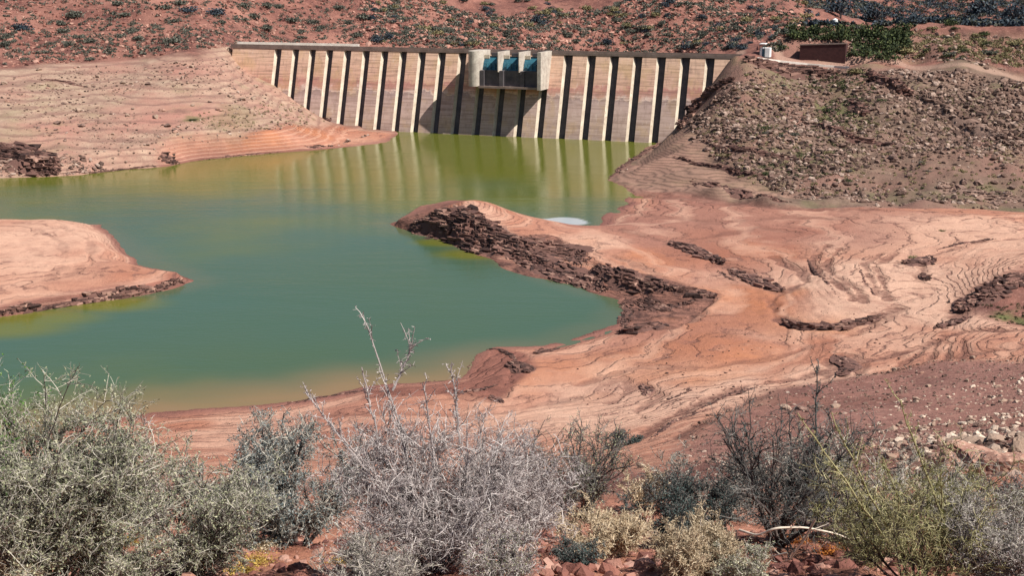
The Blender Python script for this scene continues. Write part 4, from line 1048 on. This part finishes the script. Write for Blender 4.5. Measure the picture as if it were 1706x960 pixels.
bush(735, 945, 268, 410, 'big pale grey thorny bush with long bare shoots in the centre', 'bark_grey', 'twig_pale', 'leaf_lilac', stems=26, l1=14, l2=10, l3=5, leaves=1, lsize=.010, seed=16, thick=.8, round_=.65,
     shoots=[(612, 542, 740, 900), (688, 572, 655, 650), (603, 612, 640, 800), (510, 655, 690, 880), (752, 606, 765, 740), (640, 640, 700, 860), (545, 700, 745, 925), (705, 640, 730, 860), (780, 700, 775, 900)])
bush(985, 866, 142, 330, 'bare bush with black crooked branches in front of the mud', 'bark_dark', 'twig_dark', 'leaf_sage', stems=9, l1=10, l2=9, l3=5, leaves=1, lsize=.012, seed=17, thick=1.9, round_=.4)
bush(1005, 930, 82, 165, 'low straw coloured shrub in front of the bare black bush', 'bark_grey', 'twig_tan', 'leaf_straw', stems=16, l1=10, l2=9, l3=5, leaves=2, lsize=.010, seed=18)
bush(958, 945, 53, 95, 'small dark teal tuft at the foot of the straw shrub', 'bark_dark', 'twig_dark', 'leaf_teal', stems=10, l1=9, l2=7, l3=4, leaves=2, lsize=.010, seed=19)
bush(1125, 915, 116, 210, 'dark teal bush behind the beige dome shrub', 'bark_dark', 'twig_dark', 'leaf_teal', stems=14, l1=12, l2=9, l3=5, leaves=2, lsize=.013, seed=20, lean=(25, 0))
bush(1158, 975, 108, 160, 'beige dome shaped dry shrub at the bottom centre right', 'bark_grey', 'twig_tan', 'leaf_straw', stems=24, l1=12, l2=10, l3=5, leaves=2, lsize=.009, seed=21)
bush(1300, 905, 215, 400, 'leafless bush of tangled black branches right of centre', 'bark_dark', 'twig_dark', 'leaf_teal', stems=12, l1=10, l2=9, l3=4, leaves=1, lsize=.010, seed=22, thick=1.5, round_=.35, shoots=[(1362, 612, 1358, 800), (1236, 700, 1290, 840)])
bush(1530, 985, 224, 330, 'loose yellow green bush with long straight shoots at lower right', 'bark_dark', 'twig_olive', 'leaf_olive', stems=16, l1=9, l2=8, l3=4, leaves=1, lsize=.012, seed=23, thick=.8, round_=.4,
     shoots=[(1330, 690, 1500, 930), (1385, 690, 1490, 900), (1500, 668, 1570, 860), (1568, 780, 1572, 930), (1545, 830, 1540, 940), (1470, 760, 1530, 940)])
bush(1655, 985, 159, 190, 'purplish grey shrub in the bottom right corner', 'bark_grey', 'twig_grey', 'leaf_lilac', stems=16, l1=11, l2=9, l3=5, leaves=2, lsize=.012, seed=24)
bush(1425, 940, 112, 210, 'thin dry olive shrub behind the fallen branch', 'bark_grey', 'twig_olive', 'leaf_olive', stems=12, l1=9, l2=8, l3=4, leaves=1, lsize=.011, seed=25)
bush(1245, 985, 86, 130, 'low grey twiggy shrub beside the beige dome shrub', 'bark_grey', 'twig_grey', 'leaf_sage', stems=12, l1=10, l2=8, l3=4, leaves=2, lsize=.010, seed=26)
bush(610, 985, 64, 230, 'low spreading grey shrub at the bottom edge left of the thorny bush', 'bark_grey', 'twig_grey', 'leaf_lilac', stems=18, l1=10, l2=8, l3=4, leaves=2, lsize=.010, seed=27)
bush(15, 1000, 95, 130, 'dry straw tuft in the bottom left corner', 'bark_grey', 'twig_tan', 'leaf_straw', stems=18, l1=9, l2=6, l3=3, leaves=1, lsize=.012, seed=28)
bush(200, 990, 112, 170, 'low grey leaved shrub right of the straw tuft', 'bark_dark', 'twig_grey', 'leaf_sage', stems=12, l1=11, l2=8, l3=4, leaves=2, lsize=.012, seed=29)
bush(845, 985, 112, 130, 'grey shrub at the right foot of the thorny bush', 'bark_grey', 'twig_pale', 'leaf_sage', stems=12, l1=10, l2=9, l3=4, leaves=1, lsize=.010, seed=30)
bush(1070, 850, 69, 130, 'pale mixed dry shrub between the black branched bush and the teal bush', 'bark_grey', 'twig_tan', 'leaf_straw', stems=10, l1=9, l2=8, l3=3, leaves=1, lsize=.010, seed=31)
bush(1590, 880, 95, 150, 'olive and purple dry shrub in front of the low rock step', 'bark_dark', 'twig_olive', 'leaf_olive', stems=10, l1=9, l2=8, l3=4, leaves=1, lsize=.010, seed=32)
bush(1690, 880, 95, 100, 'dark scrubby bush under the big rounded boulder', 'bark_dark', 'twig_dark', 'leaf_lilac', stems=10, l1=9, l2=8, l3=4, leaves=1, lsize=.010, seed=33)
bush(1040, 742, 22, 60, 'small green bush at the lower edge of the mud', 'bark_dark', 'twig_dark', 'leaf_teal', stems=9, l1=8, l2=6, l3=3, leaves=2, lsize=.010, seed=34)

bush(1425, 905, 165, 330, 'wide grey twiggy thorn bush behind the fallen branch', 'bark_grey', 'twig_grey', 'leaf_sage', stems=14, l1=11, l2=9, l3=5, leaves=1, lsize=.010, seed=41, round_=.4)
bush(1190, 860, 95, 240, 'low blue grey twiggy bush left of the tangled black branches', 'bark_dark', 'twig_grey', 'leaf_blue', stems=12, l1=10, l2=8, l3=4, leaves=2, lsize=.010, seed=42)
bush(1610, 940, 170, 280, 'dense grey brown thorn bush behind the loose yellow green bush', 'bark_dark', 'twig_grey', 'leaf_olive', stems=16, l1=11, l2=9, l3=5, leaves=1, lsize=.010, seed=43, round_=.4)
bush(880, 900, 150, 170, 'grey thorn bush joining the pale thorny bush on its right', 'bark_grey', 'twig_pale', 'leaf_lilac', stems=12, l1=11, l2=9, l3=5, leaves=1, lsize=.010, seed=44)

def ground_tuft(u, v, w, h, leaf, label, seed, n=900):
    rg = np.random.default_rng(seed); x, y, z = place(u, v); s = math.hypot(y, HC - z) / F
    c = rg.normal(0, 1, (n, 3)) * np.array([w * s * .3, w * s * .3, 0]); c[:, 2] = np.abs(rg.normal(0, .4, n)) * h * s
    c[:, 2] += ground_z(c[:, 0] + x, c[:, 1] + y) - z
    V, Fq = leafs(c, .016, .5, rg); o = new_mesh('ground_plant', V, Fq, M[leaf]); o.location = (x, y, z); tag(o, label, 'plant'); return o
ground_tuft(228, 905, 60, 16, 'leaf_yellow', 'yellow ground plant between the sage bush and the airy grey bush', 1)
ground_tuft(425, 940, 50, 12, 'leaf_yellow', 'yellow ground plant on the red soil below the blue grey bush', 2)
ground_tuft(400, 955, 36, 10, 'leaf_yellow', 'small yellow ground plant at the bottom edge', 3, 1300)
ground_tuft(570, 940, 40, 12, 'leaf_yellow', 'yellow plant beside the low spreading grey shrub', 4, 500)
ground_tuft(1325, 905, 40, 22, 'leaf_orange', 'orange ground plant left of the pale stick', 5, 700)
ground_tuft(1385, 925, 36, 18, 'leaf_orange', 'orange ground plant right of the pale stick', 6, 600)
ground_tuft(1035, 905, 36, 14, 'leaf_yellow', 'mustard plant under the straw coloured shrub', 7, 1500)
ground_tuft(440, 915, 34, 16, 'leaf_straw', 'cream dry tuft under the blue grey bush', 8, 1500)

def stick(pts, D, r, mat, label, name='fallen_branch', side=()):
    P = []
    for (u, v, dd) in pts:
        a, yy, w = [float(q) for q in ray(u, v)]; k = (D + dd) / yy; P.append((a * k, yy * k, HC + w * k))
    P = np.array(P); t = np.linspace(0, len(P) - 1, len(P) * 6); i = np.clip(t.astype(int), 0, len(P) - 2); f = (t - i)[:, None]
    C = P[i] * (1 - f) + P[i + 1] * f
    for _ in range(3): C[1:-1] = (C[:-2] + C[1:-1] * 2 + C[2:]) / 4
    br = grow(C[None], 5, .12, 5, .9, .6, .1, .2, lo=.1)
    V, Fq = merge([tubes(C[None], r, r * .45, 7), tubes(br, r * .35, r * .15, 5)])
    c = C[len(C) // 2]; o = new_mesh(name, V - c, Fq, M[mat], smooth=True); o.location = c; return tag(o, label, 'branch')
M['bark_pale'] = mat_simple('bleached_wood', (0.50, 0.42, 0.34), (0.68, 0.60, 0.50), 20, .8, .002)
M['bark_old'] = mat_simple('old_dark_wood', (0.05, 0.035, 0.035), (0.13, 0.09, 0.08), 20, .8, .004)
stick([(1232, 884, .2), (1262, 894, 0), (1292, 880, -.1), (1340, 879, 0), (1395, 890, .2), (1450, 915, .4), (1505, 952, .4)], 9.3, .011, 'bark_pale', 'curved bleached branch arching across the bottom right scrub')
stick([(1358, 866, 0), (1340, 900, .1), (1314, 936, .2)], 9.0, .010, 'bark_pale', 'short straight pale stick crossing the bleached branch')
stick([(1312, 922, 0), (1285, 928, .1), (1276, 940, .2)], 9.0, .008, 'bark_pale', 'small bent pale twig left of the pale stick')
stick([(1330, 868, .8), (1400, 888, .6), (1440, 915, .4), (1480, 960, .2)], 9.6, .035, 'bark_old', 'thick dark fallen branch under the bleached branch')
stick([(0, 860, 0), (20, 905, 0), (60, 960, 0)], 8.6, .02, 'bark_old', 'dark old limb at the left edge of the sage bush')
stick([(105, 640 + 260, 0), (70, 930, .1), (50, 975, .1)], 8.8, .02, 'bark_old', 'tan limb leaning in the lower sage bush')

# ------------------------------------------------------------------ shrubs on the slopes: four shapes, copied one by one
def shrub_mesh(seed, mat, n=420, flat=.75, size=.16):
    rg = np.random.default_rng(seed)
    lobes = rg.normal(0, .38, (6, 3)) * np.array([1, 1, .35]); lr = rg.uniform(.35, .62, 6)
    li = rg.integers(0, 6, n); c = lobes[li] + unit(rg.normal(size=(n, 3))) * (lr[li] * rg.uniform(.55, 1.08, n))[:, None]
    c[:, 2] = np.abs(c[:, 2] + .15) * flat + .12
    V, Fq = leafs(c, size, .75, rg)
    st = np.zeros((6, 4, 3)); e = rg.normal(0, .4, (6, 3)); e[:, 2] = .6
    st[:] = e[:, None] * np.linspace(0, 1, 4)[None, :, None]; st[:, 0, 2] = -.15
    V, Fq = merge([(V, Fq), tubes(st, .045, .02, 4, rg)])
    me_o = new_mesh('shrub', V, Fq, M[mat]); me = me_o.data; bpy.data.objects.remove(me_o); return me
SH = {'grey': [shrub_mesh(i, 'scrub') for i in range(3)], 'green': [shrub_mesh(10 + i, 'scrubgreen') for i in range(3)], 'dry': [shrub_mesh(20 + i, 'scrubdry') for i in range(2)], 'blue': [shrub_mesh(30 + i, 'scrubblue') for i in range(2)]}
def shrub(u, v, wpx, kind, label, group=None, tall=1.0, name='shrub', cat='shrub'):
    x, y, z = place(u, v); s = math.hypot(y, HC - z) / F * wpx * .55
    me = SH[kind][int(RNG.integers(0, len(SH[kind])))]
    if name == 'tree':
        root = empty('tree', (x, y, z)); tag(root, label, cat)
        c = bpy.data.objects.new('crown', me); COL.objects.link(c); c.parent = root; c.location = (0, 0, s * .35); c.scale = (s, s * .95, s * tall)
        t = np.array([[(0, 0, -.2), (.04 * s, 0, s * .3), (-.03 * s, .03 * s, s * .6), (.1 * s, 0, s * .95)], [(0, 0, s * .2), (.1 * s, .05 * s, s * .4), (.25 * s, .1 * s, s * .6), (.4 * s, .1 * s, s * .8)], [(0, 0, s * .2), (-.1 * s, -.05 * s, s * .45), (-.25 * s, -.1 * s, s * .6), (-.4 * s, 0, s * .8)]])
        V, Fq = tubes(t, .07 * s, .03 * s, 6); new_mesh('trunk', V, Fq, M['bark_dark'], root, smooth=True)
        return root
    o = bpy.data.objects.new(name, me); COL.objects.link(o); o.location = (x, y, z - .05 * s); o.scale = (s * RNG.uniform(.85, 1.15), s * RNG.uniform(.85, 1.1), s * tall * RNG.uniform(.8, 1.1)); o.rotation_euler = (0, 0, RNG.uniform(0, 6.28))
    return tag(o, label, cat, group)
GL_ = 'shrubs on the red hillside left of the dam'
spec = [(127, 29, 22, 1.3, 'tall dark shrub near the top left, above a pair of shrubs'), (43, 50, 28, .9, 'wide dark shrub near the upper left corner'), (103, 41, 16, 1.1, 'upper shrub of a close pair left of the tall dark shrub'), (105, 54, 19, 1.1, 'lower shrub of the close pair near the top left'),
        (11, 65, 18, 1.2, 'shrub by the left frame edge, upper of two'), (12, 76, 18, 1.1, 'shrub by the left frame edge, lower of two'), (82, 75, 16, .9, 'small shrub below and left of the close pair'), (115, 76, 18, 1.1, 'shrub below the close pair on the red slope'),
        (131, 64, 16, .8, 'low brownish shrub right below the close pair'), (150, 70, 22, .8, 'low wide purple grey shrub on the red slope'), (199, 62, 20, .8, 'low shrub left of the diagonal shrub chain'), (223, 53, 20, .9, 'middle shrub in the diagonal shrub chain'),
        (232, 66, 19, .9, 'lowest shrub in the diagonal shrub chain'), (210, 26, 18, .9, 'upper shrub of the diagonal chain'), (197, 8, 18, .9, 'shrub at the top edge above the diagonal chain'), (222, 40, 16, .8, 'small shrub between the upper and middle of the diagonal chain'),
        (289, 74, 25, 1.3, 'large dark round shrub standing alone on the red slope'), (294, 36, 18, .9, 'shrub above the lone dark round shrub'), (270, 49, 14, .8, 'small shrub up left of the lone dark round shrub'), (259, 82, 16, .7, 'small low shrub left of the lone dark round shrub'),
        (148, 100, 20, .7, 'flat grey shrub at the top of the bleached bank'), (64, 88, 16, .8, 'reddish brown shrub above the bleached bank at left'), (276, 14, 22, .9, 'shrub near the top edge left of the broad blue shrub'), (298, 7, 20, .8, 'shrub at the top edge beside the broad blue shrub'),
        (317, 19, 28, .7, 'broad blue grey shrub near the top edge'), (354, 24, 27, .9, 'round shrub upslope of the dam left end'), (368, 38, 16, .8, 'small shrub below the round shrub above the dam end'), (409, 13, 18, 1.3, 'tall shrub at the top edge above the dam left end'),
        (424, 31, 21, 1.1, 'dark shrub above two stacked shrubs over the dam left end'), (442, 48, 24, 1.0, 'grey shrub above the first dam ribs'), (406, 34, 14, .9, 'small shrub touching the dark shrub over the dam left end'), (444, 10, 22, .8, 'shrub at the top edge over the first ribs'),
        (465, 12, 18, .9, 'shrub at the top edge right of the first ribs'), (484, 36, 22, .8, 'low pale shrub over the second dam rib'), (502, 54, 17, 1.0, 'shrub just above the crest over the third rib'), (503, 63, 14, .8, 'tiny shrub touching the crest over the third rib'),
        (523, 38, 18, .8, 'shrub over the fourth rib of the dam'), (536, 46, 16, .8, 'small shrub over the gap of the fourth and fifth ribs'), (562, 14, 18, .9, 'shrub near the top edge over the fifth rib'), (581, 40, 16, 1.0, 'shrub over the fifth rib'), (604, 30, 22, 1.1, 'dark shrub over the sixth rib'), (592, 60, 22, .9, 'dark shrub close above the crest at the sixth rib')]
for (u, v, w, tl_, lab) in spec: shrub(u, v, w * 1.35, 'grey' if w < 26 else 'blue', lab, GL_, tl_)
# the dense scrub of the hill behind the dam
dens = [(600, 0), (1360, 0), (1345, 45), (1290, 84), (620, 76)]
q, P, d = sample_px(dens, 190)
names = ('grey', 'grey', 'blue', 'dry'); adj = {'grey': 'dark grey shrub', 'blue': 'blue grey shrub', 'dry': 'dry brown shrub'}
for i in range(len(P)):
    k = names[i % 4]; u, v = q[i]
    hz_ = 'just above the crest' if v > 50 else 'halfway up the hill' if v > 25 else 'near the top of the picture'
    ws = 'behind the left ribs' if u < 770 else 'behind the spillway gates' if u < 920 else 'behind the right ribs' if u < 1200 else 'behind the hut'
    o = shrub(u, v, RNG.uniform(11, 24), k, adj[k] + ' ' + hz_ + ' ' + ws, 'shrubs on the hill behind the dam', RNG.uniform(.8, 1.2))
def scrub_mass(poly, n, s0, s1, mat, label, per=40, name='scrub'):
    q, P, d = sample_px(poly, n); dist = np.hypot(P[:, 1], HC - P[:, 2]); S = RNG.uniform(s0, s1, len(P)) * dist / F
    c = unit(RNG.normal(size=(len(P), per, 3))) * (S[:, None, None] * RNG.uniform(.3, .6, (len(P), per, 1))); c[..., 2] = np.abs(c[..., 2]) * .9
    c = (c + P[:, None]).reshape(-1, 3); V, Fq = leafs(c, float(np.mean(S)) * .26, .8); o = new_mesh(name, V, Fq, M[mat]); return tag(o, label, 'scrub', kind='stuff')
scrub_mass(dens, 2300, 5, 11, 'scrub', 'fine grey scrub dotting the hill behind the dam')
scrub_mass([(0, 0), (620, 0), (600, 70), (380, 72), (200, 90), (0, 105)], 1100, 3, 11, 'scrub', 'tiny grey scrub on the left red hillside')
scrub_mass([(1340, 0), (1780, 0), (1780, 46), (1340, 42)], 1500, 5, 13, 'scrubblue', 'blue green bushland on the far hill at top right')
scrub_mass([(1340, 0), (1780, 0), (1780, 46), (1340, 42)], 1500, 5, 11, 'scrub', 'grey bushland on the far hill at top right')
scrub_mass([(1240, 118), (1440, 122), (1706, 200), (1780, 260), (1780, 335), (1400, 325), (1200, 285), (1160, 210)], 800, 3, 8, 'scrubdry', 'low dry olive plants among the rubble right of the dam')
scrub_mass([(1300, 46), (1520, 46), (1510, 96), (1430, 104), (1410, 70), (1330, 66)], 260, 8, 18, 'scrubgreen', 'dark green undergrowth over the cut bank')
scrub_mass([(1500, 52), (1780, 58), (1780, 115), (1520, 100)], 420, 4, 11, 'scrubdry', 'dry olive plants on the cut bank at right')
scrub_mass([(1340, 120), (1460, 120), (1450, 220), (1370, 215)], 120, 4, 10, 'scrubgreen', 'yellow green plants down the middle of the right slope')
scrub_mass([(1240, 210), (1420, 240), (1400, 300), (1260, 290)], 160, 3, 8, 'scrubgreen', 'greenish low plants on the lower right slope')
scrub_mass([(330, 190), (540, 160), (550, 205), (440, 215), (330, 218)], 160, 2, 5, 'scrubdry', 'dry olive weeds on the bank left of the dam')
scrub_mass([(1630, 505), (1730, 505), (1730, 540), (1660, 536)], 60, 3, 8, 'scrubgreen', 'fresh green reeds at the foot of the right edge knoll', name='reeds')
for (u, v, w, k, tl_, lab) in ((1428, 122, 32, 'dry', 1.0, 'round yellow green bush beside the track'), (1400, 75, 34, 'green', 1.6, 'bright green tree in front of the dark brick wall end'), (1362, 56, 30, 'green', 1.1, 'dark bush on top of the brick wall'),
                              (1325, 62, 32, 'green', 1.2, 'dark bush left of the brick wall top'), (1450, 62, 44, 'green', 1.1, 'leafy bush over the bank right of the brick wall'), (1440, 95, 50, 'green', 1.1, 'dark bush at the foot of the bank by the wall'), (1490, 70, 46, 'green', 1.0, 'dark green bush right of the leafy bank bush'),
                              (1480, 98, 44, 'green', .9, 'low dark bush reaching down to the track'), (1460, 38, 36, 'blue', 1.2, 'rounded blue green tree behind the embankment top'), (1400, 30, 40, 'blue', 1.2, 'pale blue green tree behind the white tank'), (1587, 42, 28, 'green', 1.1, 'solitary green bush on top of the embankment'),
                              (1560, 36, 22, 'blue', 1.0, 'small blue bush left of the solitary green bush'), (1520, 38, 34, 'blue', .9, 'low blue green trees behind the middle of the embankment'), (1690, 36, 40, 'blue', 1.2, 'large dark blue green tree at the top right corner'), (1640, 24, 44, 'blue', 1.2, 'dark bluish thicket on the far hill near the right'),
                              (1345, 80, 26, 'green', .9, 'bush hanging at the left end of the brick wall'), (1300, 82, 22, 'green', 1.0, 'small dark bush right of the hut'), (1250, 62, 14, 'green', 1.0, 'small green bush left of the hut'), (1510, 88, 38, 'dry', .9, 'olive bush on the bank above the track'),
                              (1600, 80, 24, 'dry', .9, 'olive shrub halfway along the cut bank'), (1650, 90, 26, 'grey', .9, 'grey shrub on the cut bank toward the right'), (1690, 75, 28, 'dry', .9, 'olive shrub on the cut bank at the right edge'), (1575, 62, 22, 'grey', .8, 'grey shrub near the top of the cut bank'), (1625, 60, 22, 'dry', .8, 'dry shrub at the rim of the cut bank'),
                              (1385, 185, 24, 'green', .6, 'yellow green bush low in the middle of the right slope'), (1570, 385, 14, 'dry', .5, 'small olive plant on the far right mud flat'), (1520, 432, 20, 'dry', 1.1, 'thin plant growing from the tilted rock heap'), (322, 200, 18, 'green', .5, 'flat green plant low on the left bank')):
    shrub(u, v, w, k, lab, None, tl_, name='tree' if ' tree ' in lab else 'shrub', cat='tree' if ' tree ' in lab else 'shrub')

q, P, d = sample_px([(1250, 125), (1440, 125), (1690, 230), (1700, 330), (1400, 325), (1210, 280), (1170, 215)], 46)
for i in range(len(P)):
    u, v = q[i]; k = ('green', 'dry', 'grey')[i % 3]
    shrub(u, v, RNG.uniform(8, 20), k, {'green': 'green shrub', 'dry': 'dry olive shrub', 'grey': 'grey shrub'}[k] + (' high' if v < 185 else ' halfway up' if v < 250 else ' low') + ' among the rubble right of the dam', 'shrubs among the rubble right of the dam', RNG.uniform(.6, 1))
q, P, d = sample_px([(1330, 44), (1700, 50), (1700, 108), (1540, 98), (1430, 90)], 40)
for i in range(len(P)):
    u, v = q[i]; k = ('green', 'dry', 'green', 'grey')[i % 4]
    shrub(u, v, RNG.uniform(10, 24), k, {'green': 'dark green shrub', 'dry': 'dry olive shrub', 'grey': 'grey shrub'}[k] + (' at the left end' if u < 1450 else ' in the middle' if u < 1580 else ' at the right end') + ' of the cut bank over the track', 'shrubs on the cut bank over the track', RNG.uniform(.7, 1))
for (u, v, w, lab) in ((1338, 66, 26, 'bush draped over the left corner of the brick wall'), (1375, 66, 24, 'bush draped over the middle of the brick wall'), (1398, 62, 24, 'bush draped over the right corner of the brick wall')):
    shrub(u, v, w, 'green', lab, None, .8)

# ------------------------------------------------------------------ hut, brick wall, tank
hx, hy, hz_ = place(1275, 92)
sc_ = math.hypot(hy, HC - hz_) / F
hut = empty('hut', (hx, hy, hz_), -TH); tag(hut, 'small white hut with a flat roof beside the right end of the dam', 'hut')
mb = MB(); mb.box(-.9, 1.0, -1, 1, -.3, 1.5); mb.build('wall', M['white'], hut)
mb = MB(); mb.box(-1.0, .1, -1.2, 1.3, 2.2, 2.36); mb.build('roof', M['white'], hut)
for sx_ in (-.95, .0):
    mb = MB(); mb.box(sx_ - .05, sx_ + .05, 1.05, 1.15, -.3, 2.2); mb.build('post', M['slab'], hut)
mb = MB(); mb.box(-.5, .1, 1.002, 1.03, -.2, 1.3); mb.build('door', M['gate'], hut)
ty, tz = place(1391, 40)[1:]; tx = place(1391, 40)[0]
tk = empty('water_tank', (tx, ty, tz)); tag(tk, 'tiny white tank on the embankment skyline', 'tank')
mb = MB(); mb.loft([[(.55 * math.cos(a), .55 * math.sin(a), z) for a in np.linspace(0, 2 * math.pi, 16, endpoint=False)] for z in (0, 1.0)]); mb.build('drum', M['white'], tk)
mb = MB(); mb.loft([[(r * math.cos(a), r * math.sin(a), z) for a in np.linspace(0, 2 * math.pi, 16, endpoint=False)] for r, z in ((.58, 1.003), (.1, 1.25))]); mb.build('lid', M['white'], tk)
bx0 = place(1332, 99); bx1 = place(1408, 103)
L_ = math.hypot(bx1[0] - bx0[0], bx1[1] - bx0[1]); br_ = empty('retaining_wall', bx0, math.atan2(bx1[1] - bx0[1], bx1[0] - bx0[0])); tag(br_, 'dark red brick retaining wall cut into the bank beside the track', 'wall')
mb = MB(); mb.loft([[(0, -.2, -.6), (L_, -.2, -.6), (L_, 3.0, -.6), (0, 3.0, -.6)], [(0, -.2, 2.9), (L_, -.2, 3.3), (L_, 3.0, 3.3), (0, 3.0, 2.9)]]); mb.build('brickwork', M['brick'], br_)
mb = MB(); mb.loft([[(-.1, -.3, 2.903), (L_ + .1, -.3, 3.303), (L_ + .1, .25, 3.303), (-.1, .25, 2.903)], [(-.1, -.3, 3.1), (L_ + .1, -.3, 3.5), (L_ + .1, .25, 3.5), (-.1, .25, 3.1)]]); mb.build('coping', M['deck'], br_)
# low kerb wall along the edge of the track
kp = [place(u, v) for u, v in ((1262, 98), (1300, 103), (1345, 108), (1390, 112), (1415, 114))]
V = []; Fk = []
for i, (x, y, z) in enumerate(kp):
    V += [(x, y, z - .4), (x, y, z + .35), (x, y + .35, z + .35), (x, y + .35, z - .4)]
for i in range(len(kp) - 1):
    for j in range(4): Fk.append((i * 4 + j, i * 4 + (j + 1) % 4, i * 4 + 4 + (j + 1) % 4, i * 4 + 4 + j))
o = poly_mesh('kerb_wall', V, Fk, M['deckpale']); tag(o, 'low pale concrete kerb along the edge of the track by the hut', 'kerb')
#@@END@@
